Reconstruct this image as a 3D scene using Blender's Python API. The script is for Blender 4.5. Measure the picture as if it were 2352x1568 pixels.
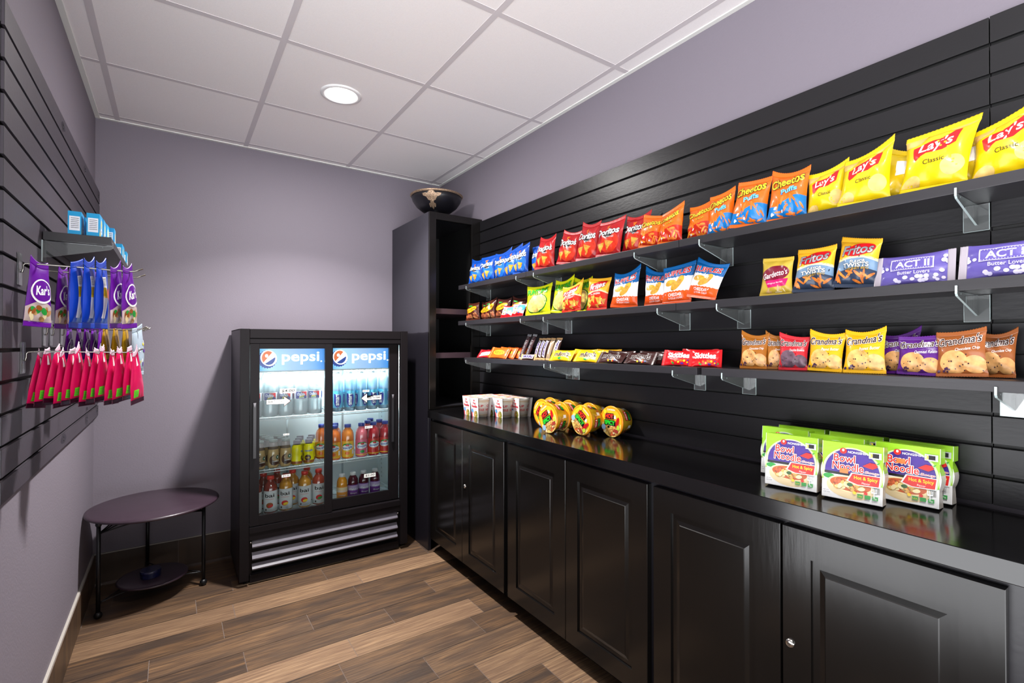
import bpy, bmesh, math, random
import numpy as np
from mathutils import Vector, Matrix
PI = math.pi; R = math.radians
for o in list(bpy.data.objects): bpy.data.objects.remove(o)
SC = bpy.context.scene; COL = SC.collection

# ------------------------------------------------------------------ camera, world, lights, exposure
FPX = 1132.1
cd = bpy.data.cameras.new('camera'); cam = bpy.data.objects.new('camera', cd); COL.objects.link(cam)
cd.sensor_width = 36; cd.sensor_fit = 'HORIZONTAL'; cd.lens = 36 * FPX / 2352; cd.clip_start = 0.02
_r = Vector((0.8246415, -0.5656555, 0.00046)); _u = Vector((-0.0045973, -0.0058876, 0.9999721)); _f = Vector((0.565637, 0.8246207, 0.0074557))
M = Matrix.Identity(4)
for i in range(3): M[i][0] = _r[i]; M[i][1] = _u[i]; M[i][2] = -_f[i]
M.translation = Vector((0.4788, -3.3989, 1.2576)); cam.matrix_world = M
SC.camera = cam
w = bpy.data.worlds.new('fill_world'); SC.world = w; w.use_nodes = True
_nt = w.node_tree; _bg = _nt.nodes['Background']
# added world light: dim above the horizon, a bright band below lifts the ceiling
WORLD_UP, WORLD_FAR, WORLD_NEAR = 0.35, 5.6, 1.8
_tc = _nt.nodes.new('ShaderNodeTexCoord'); _sp = _nt.nodes.new('ShaderNodeSeparateXYZ'); _mr = _nt.nodes.new('ShaderNodeMapRange'); _cr = _nt.nodes.new('ShaderNodeValToRGB')
_nt.links.new(_tc.outputs['Generated'], _sp.inputs[0]); _nt.links.new(_sp.outputs[2], _mr.inputs[0])
_mr.inputs[1].default_value = -1; _mr.inputs[2].default_value = 1
_nt.links.new(_mr.outputs[0], _cr.inputs[0]); _e = _cr.color_ramp.elements
_e[0].position = .20; _e[0].color = (WORLD_NEAR / 8,) * 3 + (1,); _e[1].position = .52; _e[1].color = (WORLD_UP / 8,) * 3 + (1,)
for _p, _v in ((.28, WORLD_FAR), (.47, WORLD_FAR)): _q = _e.new(_p); _q.color = (_v / 8,) * 3 + (1,)
_ml = _nt.nodes.new('ShaderNodeMath'); _ml.operation = 'MULTIPLY'; _ml.inputs[1].default_value = 8
_nt.links.new(_cr.outputs[0], _ml.inputs[0]); _nt.links.new(_ml.outputs[0], _bg.inputs[1]); _bg.inputs[0].default_value = (0.96, 0.97, 1.0, 1)
SC.view_settings.view_transform = 'Standard'; SC.view_settings.look = 'None'
SC.view_settings.gamma = 1; SC.view_settings.exposure = 0.15; SC.view_settings.use_curve_mapping = False
SC.cycles.use_denoising = True
SC.cycles.max_bounces = 10; SC.cycles.diffuse_bounces = 5; SC.cycles.glossy_bounces = 4
SC.cycles.transparent_max_bounces = 24; SC.cycles.transmission_bounces = 6
SC.cycles.sample_clamp_indirect = 4.0; SC.cycles.caustics_reflective = False; SC.cycles.caustics_refractive = False
XL, XR, H = 0.13, 2.147, 2.465          # left wall, right wall, ceiling; the back wall is y = 0
YF = -4.3                               # unseen end of the room, left open to let the world light in
LAMPS = [(1.138, -0.981), (1.138, -3.42)]  # the second lamp is added, unseen, to light the bag fronts
LAMP_W = [55, 15]
YL = -1.92                              # left wall stops here, out of view; opening added to admit world light
def light(name, loc, size, power, color=(1, .97, .95), rot=(0, 0, 0), shape='DISK', sy=None, spread=PI, parent=None):
    ld = bpy.data.lights.new(name, 'AREA'); ld.shape = shape; ld.size = size
    if sy: ld.size_y = sy
    ld.energy = power; ld.color = color; ld.spread = spread
    o = bpy.data.objects.new(name, ld); COL.objects.link(o); o.location = loc; o.rotation_euler = rot
    if parent: o.parent = parent
    return o

# ------------------------------------------------------------------ materials
def lin(c):
    return tuple((x / 12.92 if x <= .04045 else ((x + .055) / 1.055) ** 2.4) for x in [v / 255 for v in c])
MATS = {}
def mat(name, rgb, rough=.5, metal=0, spec=.5, coat=0, bump=0, bscale=200, var=0, vscale=8, emis=None, estr=0, trans=0, stretch=(1, 1, 1), rough_var=0):
    if name in MATS: return MATS[name]
    m = bpy.data.materials.new(name); MATS[name] = m; m.use_nodes = True
    nt = m.node_tree; b = nt.nodes['Principled BSDF']; L = nt.links
    c = (*lin(rgb), 1)
    b.inputs['Base Color'].default_value = c; b.inputs['Roughness'].default_value = rough
    b.inputs['Metallic'].default_value = metal; b.inputs['Specular IOR Level'].default_value = spec
    b.inputs['Coat Weight'].default_value = coat; b.inputs['Coat Roughness'].default_value = .12
    if trans: b.inputs['Transmission Weight'].default_value = trans
    if emis:
        b.inputs['Emission Color'].default_value = (*lin(emis), 1); b.inputs['Emission Strength'].default_value = estr
    if bump or var or rough_var:
        tc = nt.nodes.new('ShaderNodeTexCoord'); mp = nt.nodes.new('ShaderNodeMapping'); mp.inputs['Scale'].default_value = stretch
        L.new(tc.outputs['Object'], mp.inputs[0])
    if bump:
        n = nt.nodes.new('ShaderNodeTexNoise'); n.inputs['Scale'].default_value = bscale; n.inputs['Detail'].default_value = 4
        L.new(mp.outputs[0], n.inputs['Vector'])
        bp = nt.nodes.new('ShaderNodeBump'); bp.inputs['Strength'].default_value = bump; bp.inputs['Distance'].default_value = .002
        L.new(n.outputs[0], bp.inputs['Height']); L.new(bp.outputs[0], b.inputs['Normal'])
    if var:
        n2 = nt.nodes.new('ShaderNodeTexNoise'); n2.inputs['Scale'].default_value = vscale; n2.inputs['Detail'].default_value = 5
        L.new(mp.outputs[0], n2.inputs['Vector'])
        r = nt.nodes.new('ShaderNodeValToRGB'); r.color_ramp.elements[0].position = .35; r.color_ramp.elements[1].position = .65
        r.color_ramp.elements[0].color = (*[max(0, x * (1 - var)) for x in c[:3]], 1)
        r.color_ramp.elements[1].color = (*[min(1, x * (1 + var)) for x in c[:3]], 1)
        L.new(n2.outputs[0], r.inputs[0]); L.new(r.outputs[0], b.inputs['Base Color'])
    if rough_var:
        n3 = nt.nodes.new('ShaderNodeTexNoise'); n3.inputs['Scale'].default_value = 5; L.new(mp.outputs[0], n3.inputs['Vector'])
        mr = nt.nodes.new('ShaderNodeMapRange'); mr.inputs['To Min'].default_value = rough - rough_var; mr.inputs['To Max'].default_value = rough + rough_var
        L.new(n3.outputs[0], mr.inputs[0]); L.new(mr.outputs[0], b.inputs['Roughness'])
    return m
def glassmat(name, rgb=(255, 255, 255), gloss=.12, rough=.02, alpha_tint=0.0):
    """thin clear sheet: mostly transparent, a little mirror"""
    if name in MATS: return MATS[name]
    m = bpy.data.materials.new(name); MATS[name] = m; m.use_nodes = True; nt = m.node_tree; L = nt.links
    nt.nodes.remove(nt.nodes['Principled BSDF']); out = nt.nodes['Material Output']
    t = nt.nodes.new('ShaderNodeBsdfTransparent'); t.inputs[0].default_value = (*lin(rgb), 1)
    g = nt.nodes.new('ShaderNodeBsdfGlossy'); g.inputs['Roughness'].default_value = rough
    fr = nt.nodes.new('ShaderNodeFresnel'); fr.inputs[0].default_value = 1.45
    mul = nt.nodes.new('ShaderNodeMath'); mul.operation = 'MULTIPLY_ADD'; mul.inputs[1].default_value = 1.0; mul.inputs[2].default_value = gloss
    mul.use_clamp = True
    L.new(fr.outputs[0], mul.inputs[0])
    mx = nt.nodes.new('ShaderNodeMixShader'); L.new(mul.outputs[0], mx.inputs[0]); L.new(t.outputs[0], mx.inputs[1]); L.new(g.outputs[0], mx.inputs[2])
    res = mx
    if alpha_tint:
        d = nt.nodes.new('ShaderNodeBsdfDiffuse'); d.inputs[0].default_value = (*lin(rgb), 1)
        m2 = nt.nodes.new('ShaderNodeMixShader'); m2.inputs[0].default_value = alpha_tint
        L.new(mx.outputs[0], m2.inputs[1]); L.new(d.outputs[0], m2.inputs[2]); res = m2
    L.new(res.outputs[0], out.inputs[0])
    return m
def foil(name, rgb, rough=.3, metal=0):      # printed wrapper film
    return mat(name, rgb, rough=rough + .02, spec=.35, coat=.22, metal=metal, bump=.55, bscale=38)
def food(name, rgb, var=.45, scale=60):
    return mat(name, rgb, rough=.45, var=var, vscale=scale, coat=.2)

# ------------------------------------------------------------------ mesh building
class MB:
    def __init__(s): s.v = []; s.f = []; s.m = []; s.mats = []; s.sm = []
    def mi(s, m):
        if m not in s.mats: s.mats.append(m)
        return s.mats.index(m)
    def add(s, vs, fs, m, smooth=False):
        o = len(s.v); k = s.mi(m)
        s.v += [tuple(map(float, v)) for v in vs]
        for f in fs: s.f.append([i + o for i in f]); s.m.append(k); s.sm.append(smooth)
        return s
    def box(s, a, b, m, mt=None):
        x0, y0, z0 = [min(a[i], b[i]) for i in range(3)]; x1, y1, z1 = [max(a[i], b[i]) for i in range(3)]
        vs = [(x0, y0, z0), (x1, y0, z0), (x1, y1, z0), (x0, y1, z0), (x0, y0, z1), (x1, y0, z1), (x1, y1, z1), (x0, y1, z1)]
        if mt: vs = [mt @ Vector(v) for v in vs]
        return s.add(vs, [(0, 3, 2, 1), (4, 5, 6, 7), (0, 1, 5, 4), (1, 2, 6, 5), (2, 3, 7, 6), (3, 0, 4, 7)], m)
    def tube(s, pts, r, m, n=10, cap=True):
        pts = [Vector(p) for p in pts]; rs = r if isinstance(r, (list, tuple)) else [r] * len(pts)
        vs = []; up = None
        for i, p in enumerate(pts):
            d = (pts[min(i + 1, len(pts) - 1)] - pts[max(i - 1, 0)]).normalized()
            if up is None:
                up = Vector((0, 0, 1)) if abs(d.z) < .9 else Vector((1, 0, 0))
            a = d.cross(up).normalized(); b = a.cross(d).normalized(); up = b
            vs += [p + (a * math.cos(2 * PI * k / n) + b * math.sin(2 * PI * k / n)) * rs[i] for k in range(n)]
        fs = []
        for i in range(len(pts) - 1):
            for k in range(n): fs.append((i * n + k, i * n + (k + 1) % n, (i + 1) * n + (k + 1) % n, (i + 1) * n + k))
        if cap: fs.append(tuple(reversed(range(n)))); fs.append(tuple((len(pts) - 1) * n + k for k in range(n)))
        # recompute orientation later
        return s.add(vs, fs, m, True)
    def lathe(s, prof, m, n=28, c=(0, 0, 0), axis='z', cap=False):
        vs = []; fs = []
        for r_, z in prof:
            for k in range(n):
                a = 2 * PI * k / n; x, y = r_ * math.cos(a), r_ * math.sin(a)
                if axis == 'z': vs.append((c[0] + x, c[1] + y, c[2] + z))
                elif axis == 'x': vs.append((c[0] + z, c[1] + x, c[2] + y))
                else: vs.append((c[0] + x, c[1] + z, c[2] + y))
        for i in range(len(prof) - 1):
            for k in range(n): fs.append((i * n + k, i * n + (k + 1) % n, (i + 1) * n + (k + 1) % n, (i + 1) * n + k))
        if cap:
            fs.append(tuple(reversed(range(n)))); fs.append(tuple((len(prof) - 1) * n + k for k in range(n)))
        return s.add(vs, fs, m, True)
    def build(s, name, parent=None, normals=True, bevel=0, auto=None):
        me = bpy.data.meshes.new(name); me.from_pydata(s.v, [], s.f)
        for m in s.mats: me.materials.append(m)
        me.polygons.foreach_set('material_index', s.m); me.polygons.foreach_set('use_smooth', s.sm); me.update()
        if normals or bevel:
            bm = bmesh.new(); bm.from_mesh(me)
            if bevel:
                es = [e for e in bm.edges if len(e.link_faces) == 2 and e.calc_face_angle(0) > .6]
                bmesh.ops.bevel(bm, geom=es, offset=bevel, segments=2, affect='EDGES', profile=.6)
            bmesh.ops.recalc_face_normals(bm, faces=bm.faces); bm.to_mesh(me); bm.free()
        if auto is not None:
            try: me.set_sharp_from_angle(angle=auto)
            except Exception: pass
        o = bpy.data.objects.new(name, me); COL.objects.link(o)
        if parent: o.parent = parent
        return o
def empty(name, loc=(0, 0, 0), rot=(0, 0, 0)):
    o = bpy.data.objects.new(name, None); COL.objects.link(o); o.location = loc; o.rotation_euler = rot; o.empty_display_size = .05
    return o
def tag(o, label, cat, group=None):
    o['label'] = label; o['category'] = cat
    if group: o['group'] = group
    return o
def struct(o): o['kind'] = 'structure'; return o
def kids(o): return [c for c in bpy.data.objects if c.parent == o]
def copy_tree(o, parent=None):
    c = o.copy(); COL.objects.link(c); c.parent = parent
    for ch in list(o.children): copy_tree(ch, c)
    return c

# ------------------------------------------------------------------ flat prints mapped on surfaces
_TC = {}
def text_flat(s, bold=0.0, shear=0.0, spacing=1.0):
    k = (s, bold, shear, spacing)
    if k in _TC: return _TC[k]
    cu = bpy.data.curves.new('t', 'FONT'); cu.body = s; cu.size = 1; cu.offset = bold * .55 if bold < .06 else bold * .7; cu.shear = shear; cu.resolution_u = 3
    cu.fill_mode = 'FRONT'; cu.space_character = spacing; cu.align_x = 'CENTER'
    ob = bpy.data.objects.new('t', cu); COL.objects.link(ob)
    me = bpy.data.meshes.new_from_object(ob)
    v = np.array([tuple(x.co)[:2] for x in me.vertices]) if len(me.vertices) else np.zeros((0, 2))
    f = [tuple(p.vertices) for p in me.polygons]
    bpy.data.objects.remove(ob); bpy.data.curves.remove(cu); bpy.data.meshes.remove(me)
    _TC[k] = (v, f); return v, f
class Print:
    """layers of flat coloured shapes; x in -.5.. .5, z in 0..A"""
    def __init__(s, A=1.0): s.A = A; s.L = []; s.k = 1
    def up(s): s.k += 1; return s
    def raw(s, m, v, f): s.L.append((m, s.k, np.asarray(v, float), f)); return s
    def poly(s, m, pts): return s.raw(m, pts, [tuple(range(len(pts)))])
    def rect(s, m, x0, z0, x1, z1): return s.poly(m, [(x0, z0), (x1, z0), (x1, z1), (x0, z1)])
    def ell(s, m, cx, cz, rx, rz=None, rot=0, n=26):
        rz = rz or rx; c, d = math.cos(rot), math.sin(rot)
        return s.poly(m, [(cx + rx * math.cos(t) * c - rz * math.sin(t) * d, cz + rx * math.cos(t) * d + rz * math.sin(t) * c) for t in [2 * PI * i / n for i in range(n)]])
    def wedge(s, m, cx, cz, r, a0, a1, n=20):
        return s.poly(m, [(cx, cz)] + [(cx + r * math.cos(a0 + (a1 - a0) * i / n), cz + r * math.sin(a0 + (a1 - a0) * i / n)) for i in range(n + 1)])
    def band(s, m, lo, hi, n=24, x0=-.5, x1=.5):
        """lo(x), hi(x) functions"""
        xs = np.linspace(x0, x1, n + 1); v = []; f = []
        for x in xs: v += [(x, lo(x)), (x, hi(x))]
        for i in range(n): f.append((2 * i, 2 * i + 2, 2 * i + 3, 2 * i + 1))
        return s.raw(m, v, f)
    def text(s, m, st, cx, cz, w, h=None, rot=0, bold=0.0, shear=0.0, outline=None, ow=.05, spacing=1.0):
        base, _ = text_flat(st, bold, shear, spacing)
        if not len(base): return s
        x0, y0 = base.min(0); x1, y1 = base.max(0)
        sx = w / (x1 - x0); sy = (h / (y1 - y0)) if h else sx
        c, d = math.cos(rot), math.sin(rot); ctr = np.array([(x0 + x1) / 2, (y0 + y1) / 2])
        def put(mm, bd):
            v, f = text_flat(st, bd, shear, spacing)
            q = (v - ctr) * np.array([sx, sy]); q = np.stack([q[:, 0] * c - q[:, 1] * d + cx, q[:, 0] * d + q[:, 1] * c + cz], 1)
            s.raw(mm, q, f)
        if outline: put(outline, bold * .4 + max(ow, .06)); s.up()
        put(m, bold); return s
    def chips(s, m, n, x0, x1, z0, z1, r, seed=1, kind='ell'):
        rn = random.Random(seed)
        for i in range(n):
            cx, cz, a = rn.uniform(x0, x1), rn.uniform(z0, z1), rn.uniform(0, PI); rr = r * rn.uniform(.7, 1.2)
            mm = m[i % len(m)] if isinstance(m, list) else m
            if kind == 'ell': s.ell(mm, cx, cz, rr, rr * .62, a, 14)
            elif kind == 'tri': s.poly(mm, [(cx + rr * math.cos(a + t), cz + rr * math.sin(a + t)) for t in (0, 2.2, 4.2)])
            elif kind == 'stick': s.ell(mm, cx, cz, rr, rr * .25, a, 10)
            elif kind == 'dot': s.ell(mm, cx, cz, rr * .6, rr * .6, a, 10)
            if i % 3 == 2: s.up()
        return s
def cut_print(P, xs, zs):
    """cut every layer along the grid lines so it can follow a curved surface"""
    out = []
    for m, k, v, f in P.L:
        bm = bmesh.new(); bv = [bm.verts.new((x, 0, z)) for x, z in v]
        for q in f:
            try: bm.faces.new([bv[i] for i in q])
            except ValueError: pass
        def cut(co, no, clear=False):
            g = bm.verts[:] + bm.edges[:] + bm.faces[:]
            if g: bmesh.ops.bisect_plane(bm, geom=g, plane_co=co, plane_no=no, clear_outer=clear, dist=1e-6)
        lo, hi = v.min(0), v.max(0)
        if hi[0] > xs[-1]: cut((xs[-1], 0, 0), (1, 0, 0), True)
        if lo[0] < xs[0]: cut((xs[0], 0, 0), (-1, 0, 0), True)
        if hi[1] > zs[-1]: cut((0, 0, zs[-1]), (0, 0, 1), True)
        if lo[1] < zs[0]: cut((0, 0, zs[0]), (0, 0, -1), True)
        for x in xs[1:-1]:
            if lo[0] < x < hi[0]: cut((x, 0, 0), (1, 0, 0))
        for z in zs[1:-1]:
            if lo[1] < z < hi[1]: cut((0, 0, z), (0, 0, 1))
        bmesh.ops.triangulate(bm, faces=[fc for fc in bm.faces if len(fc.verts) > 4])
        bm.verts.index_update()
        vv = np.array([(q.co.x, q.co.z) for q in bm.verts]) if len(bm.verts) else np.zeros((0, 2))
        ff = [tuple(x.index for x in fc.verts) for fc in bm.faces]
        bm.free()
        if len(ff): out.append((m, k, vv, ff))
    return out
_CC = {}
def lay(mb, key, P, xs, zs, S, off=.00025, sc=1.0):
    """put print P on surface S(x,z,out) ; xs, zs cut lines in print units"""
    kk = (key, len(xs), len(zs))
    if kk not in _CC: _CC[kk] = cut_print(P, xs, zs)
    for m, k, v, f in _CC[kk]:
        X, Y, Z = S(v[:, 0], v[:, 1], .0002 + off * k)
        mb.add(np.stack([X, Y, Z], 1), f, m, True)

# ------------------------------------------------------------------ packs: pillow bags
WHITE = foil('print_white', (238, 238, 236)); BLACK = foil('print_black', (22, 20, 22)); RED = foil('print_red', (196, 22, 30))
YEL = foil('print_yellow', (246, 205, 40)); GRN = foil('print_green', (40, 150, 60)); BLU = foil('print_blue', (24, 84, 178))
ORG = foil('print_orange', (238, 112, 24)); PUR = foil('print_purple', (92, 34, 140)); SIL = foil('print_silver', (196, 198, 200), .25, .6)
CREAM = foil('print_cream', (240, 222, 170)); DBR = foil('print_dark_brown', (62, 32, 22)); LBLU = foil('print_light_blue', (90, 190, 222))
CHIP = food('chip_print', (222, 150, 50)); CORN = food('corn_chip_print', (232, 150, 48)); POT = food('potato_chip_print', (226, 188, 104), .2, 40)
PUFF = food('puff_print', (236, 120, 34), .25, 40); COOK = food('cookie_print', (206, 152, 92), .25, 60); DCOOK = food('dark_cookie_print', (96, 70, 84), .4, 60)
NOOD = food('noodle_print', (214, 160, 84), .6, 140); CHOC = foil('chocolate_print', (58, 30, 34)); BRN = foil('print_brown', (150, 84, 34))
GOLD = foil('print_gold', (190, 150, 30)); MAR = foil('print_maroon', (120, 16, 44)); TAN = foil('print_tan', (200, 160, 110))
def bag_mesh(kind, w, h, t, seed, land=False, seals=(None, None), s=.09, root=None, base=None, P=None, back=None, nu=18, nv=20, wr=1.0, pinch=.09, gather=0.0):
    rn = random.Random(seed)
    ph = [rn.uniform(0, 6.28) for _ in range(12)]; kx = [rn.uniform(2, 9) for _ in range(6)]; kz = [rn.uniform(2, 9) for _ in range(6)]
    c1, c2, c3, c4 = rn.uniform(-.05, .09) * wr, rn.uniform(.0, .10) * wr, rn.uniform(-.12, .12) * wr, rn.uniform(-.05, .05) * wr
    A = P.A if P else h / w
    def S(x, z, out=0.0, side=1):
        X = np.asarray(x, float) * w; Z = np.asarray(z, float) / A * h
        if land: v = X / w + .5; u = Z / h * 2 - 1
        else: v = Z / h; u = X / (w / 2)
        q = np.clip((v - s) / (1 - 2 * s), 0, 1); p = np.sin(PI * q) ** .6
        uu = np.clip(np.abs(u), 0, 1); prof = p * (1 - uu ** 2.6) ** .55
        y = prof.copy()
        e = np.minimum(q, 1 - q) * (1 - uu ** 4)
        wv = 0
        for i in range(5): wv = wv + np.sin(kx[i] * u + kz[i] * v * 2 + ph[i]) * (1 if side > 0 else .7)
        y = y + wv * .028 * wr * np.minimum(1, e * 6)
        for (fq, cc, pp) in ((7, 1 - q, ph[7]), (9, q, ph[8])):
            y = y + .16 * wr * np.sin(fq * u + pp) * np.exp(-cc / .13) * np.minimum(1, e * 10) * (1 if side > 0 else -.6)
        crease = np.abs(np.sin(3.1 * u + 4.3 * v + ph[9])); y = y - .06 * wr * np.exp(-crease * 9) * np.minimum(1, e * 6)
        Y = -side * (y * t / 2 + out)
        cx = 1 - pinch * p
        if land:
            Z2 = (Z - h / 2) * cx + h / 2; X2 = X
        else:
            X2 = X * cx; Z2 = Z + h * v * v * (c1 * u + c2 * u * u * np.clip(v * 2 - 1, 0, 1))
        if gather:
            vv = np.clip(v, 0, 1); X2 = X2 * (1 - gather * np.clip((vv - .3) / .7, 0, 1) ** 1.1); Y = Y * (1.25 - .95 * gather * vv)
        Y = Y + c3 * t * u * (v - .5) * 2 + c4 * h * np.clip(v - .8, 0, 1)
        return X2, Y, Z2
    if land: xs = np.linspace(-.5 + s, .5 - s, nu + 1); zs = np.linspace(0, A, nv + 1)
    else: xs = np.linspace(-.5, .5, nu + 1); zs = np.linspace(s * A, (1 - s) * A, nv + 1)
    mb = MB()
    gx, gz = np.meshgrid(xs, zs)
    for side, m in ((1, base), (-1, back or base)):
        X, Y, Z = S(gx.ravel(), gz.ravel(), 0.0, side)
        fs = []
        n = nu + 1
        for j in range(nv):
            for i in range(nu):
                q = (j * n + i, j * n + i + 1, (j + 1) * n + i + 1, (j + 1) * n + i)
                fs.append(q if side > 0 else q[::-1])
        mb.add(np.stack([X, Y, Z], 1), fs, m, True)
    if P: lay(mb, kind, P, xs, zs, S)
    body = mb.build('pouch', root, normals=False)
    # crimped end seals
    names = ('bottom_seal', 'top_seal') if not land else ('end_seal', 'end_seal')
    for e in (0, 1):
        sm = MB(); n = nu * 2
        a0, a1 = (0, s) if e == 0 else (1 - s, 1)
        rows = 5; vs = []
        for j in range(rows + 1):
            v = a0 + (a1 - a0) * j / rows
            for i in range(n + 1):
                uu = i / n
                if land: x, z = v - .5, uu * A
                else: x, z = uu - .5, v * A
                X, Y, Z = S(np.array([x]), np.array([z]))
                zig = (.0015 if (i % 2) else 0) * (1 if (e == 1 and j == rows) or (e == 0 and j == 0) else 0)
                rdg = .0006 * (1 if j % 2 else -1)
                vs.append((X[0], Y[0] + rdg - .0002, Z[0] + (0 if land else zig)))
        fs = [(j * (n + 1) + i, j * (n + 1) + i + 1, (j + 1) * (n + 1) + i + 1, (j + 1) * (n + 1) + i) for j in range(rows) for i in range(n)]
        o_ = len(vs); vs2 = [(x, y + .0009, z) for x, y, z in vs]
        rim = [i for i in range(n + 1)] + [j * (n + 1) + n for j in range(1, rows + 1)] + [rows * (n + 1) + i for i in range(n - 1, -1, -1)] + [j * (n + 1) for j in range(rows - 1, 0, -1)]
        f3 = [(rim[i], rim[(i + 1) % len(rim)], rim[(i + 1) % len(rim)] + o_, rim[i] + o_) for i in range(len(rim))]
        sm.add(vs + vs2, fs + [tuple(k + o_ for k in f[::-1]) for f in fs] + f3, seals[e] or base, True)
        sm.build(names[e], root, normals=True)
    return body
DES = {}
def design(name, A, base, **kw):
    def deco(fn):
        P = Print(A); fn(P); DES[name] = dict(P=P, base=base, **kw); return fn
    return deco
def wavy(a, amp, fq, ph=0): return lambda x: a + amp * math.sin(fq * x + ph)
def zigz(a, amp, n): return lambda x: a + amp * abs(((x + .5) * n) % 1 - .5) * 2
K = lambda c: (lambda x: c)

def tortilla(P, second):
    for r_, m in ((.30, second),): P.ell(m, .1, .42, .36, .3, .3)
    P.up()
    for i, (cx, cz, a, s_) in enumerate(((-.22, .32, .5, .19), (.1, .36, .2, .2))):
        P.poly(CHIP, [(cx + s_ * math.cos(a + q), cz + s_ * math.sin(a + q)) for q in (0.2, 2.2, 4.1)]); P.up()
    P.poly(BLACK, [(-.34, .74), (.36, .78), (.06, .56)]); P.poly(ORG, [(-.1, .98), (.04, 1.0), (-.02, .84)]); P.up()
    P.text(WHITE, 'Doritos', 0, .78, .84, .22, rot=.06, bold=.05, outline=BLACK, ow=.07); P.up()
@design('cool', 1.18, foil('wrap_blue', (18, 74, 170)), seals=(foil('wrap_blue', (18, 74, 170)), foil('wrap_blue', (18, 74, 170))))
def _(P): tortilla(P, foil('wrap_mid_blue', (30, 104, 206))); P.text(WHITE, 'COOL RANCH', .12, .6, .26, .045)
@design('nacho', 1.18, foil('wrap_red', (178, 20, 26)))
def _(P): tortilla(P, foil('wrap_bright_red', (212, 50, 24))); P.text(WHITE, 'NACHO CHEESE', .14, .6, .28, .045)
@design('crunchy', 1.2, foil('wrap_orange', (232, 108, 22)))
def _(P):
    P.band(foil('wrap_deep_red', (196, 40, 20)), K(0), wavy(.5, .06, 5)); P.up()
    P.chips([PUFF, foil('puff_light', (246, 160, 50)), PUFF], 16, -.42, .42, .12, .5, .12, 5, 'stick'); P.up()
    P.chips(WHITE, 5, -.3, .3, .12, .36, .035, 8); P.up()
    P.text(YEL, 'Cheetos', 0, .86, .82, .2, rot=.18, bold=.05, outline=BLACK, ow=.07)
    P.up(); P.text(YEL, 'CRUNCHY', .08, .66, .34, .06, rot=.12, outline=BLACK, ow=.05)
@design('puffs', 1.24, foil('wrap_orange', (232, 108, 22)))
def _(P):
    P.band(foil('wrap_cheese_blue', (20, 120, 196)), K(0), lambda x: .36 + .22 * (x + .5) + .05 * math.sin(7 * x)); P.up()
    P.chips(PUFF, 12, -.4, .45, .12, .58, .11, 3, 'stick'); P.up(); P.chips(WHITE, 5, -.35, .1, .12, .34, .04, 8); P.up()
    P.text(YEL, 'Cheetos', 0, .96, .86, .24, rot=.2, bold=.05, outline=BLACK, ow=.07); P.up()
    P.text(foil('print_aqua', (120, 226, 214)), 'Puffs', .1, .72, .42, .13, rot=.2, bold=.04, outline=BLU, ow=.05)
@design('lays', 1.05, foil('wrap_yellow', (228, 196, 8)))
def _(P):
    P.ell(POT, -.36, .92, .2, .12, .3); P.ell(POT, .3, .34, .17, .15, .2); P.ell(POT, -.32, .13, .16, .12, .4); P.ell(POT, .3, 1.0, .2, .1); P.up()
    P.ell(foil('print_sun', (250, 196, 30)), 0, .70, .25, .24); P.up()
    P.poly(RED, [(-.32, .56), (-.34, .74), (-.18, .80), (.05, .80), (.22, .90), (.33, .88), (.30, .68), (.12, .60), (-.12, .60), (-.28, .5)]); P.up()
    P.text(WHITE, "Lay's", 0, .71, .5, .22, rot=.12, bold=.03, shear=.15); P.up()
    P.text(BLACK, 'Classic', .02, .45, .32, .075, rot=.08)
@design('lays_back', 1.05, foil('wrap_yellow_back', (222, 190, 24)))
def _(P): P.rect(WHITE, -.2, .5, .1, .8); P.ell(POT, .25, .3, .14, .1)
@design('nuts', .95, foil('wrap_brown', (70, 30, 20)), seals=(foil('wrap_brown', (70, 30, 20)), foil('wrap_brown', (70, 30, 20))))
def _(P):
    P.chips([food('nutty_print', (196, 130, 80)), food('nutty_dark', (150, 80, 50))], 12, -.4, .4, .1, .32, .13, 4); P.up()
    P.ell(foil('print_amber', (240, 160, 20)), 0, .56, .42, .15, .3); P.up()
    P.text(DBR, 'Cookies', 0, .56, .66, .14, rot=.3, bold=.03); P.up(); P.rect(GRN, -.3, .76, 0, .82)
@design('animals', .8, foil('print_white', (238, 238, 236)), seals=(RED, RED))
def _(P):
    P.band(RED, K(.0), wavy(.18, .03, 9)); P.ell(LBLU, .25, .5, .26, .24); P.up(); P.chips([YEL, GRN, BLU, ORG], 10, -.3, .45, .16, .44, .07, 5, 'dot'); P.up()
    P.text(PUR, 'snacks', -.12, .58, .5, .13, rot=.3, bold=.03)
@design('onion', 1.0, foil('wrap_lime', (222, 226, 20)))
def _(P):
    g = foil('print_deep_green', (20, 110, 40)); P.ell(g, 0, .38, .44, .3, .35); P.up(); P.ell(foil('print_pale_lemon', (246, 236, 120)), 0, .385, .41, .27, .35); P.up()
    for i, (cx, cz) in enumerate(((-.22, .3), (.0, .38), (.2, .5), (-.05, .22), (.18, .34))):
        P.ell(POT, cx, cz, .13, .11, .5); P.up(); P.ell(foil('print_pale_lemon', (246, 236, 120)), cx, cz, .06, .05, .5); P.up()
    P.text(foil('print_leaf', (60, 190, 40)), 'FUNYUNS', 0, .8, .82, .19, rot=.05, bold=.05, outline=g, ow=.05)
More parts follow.
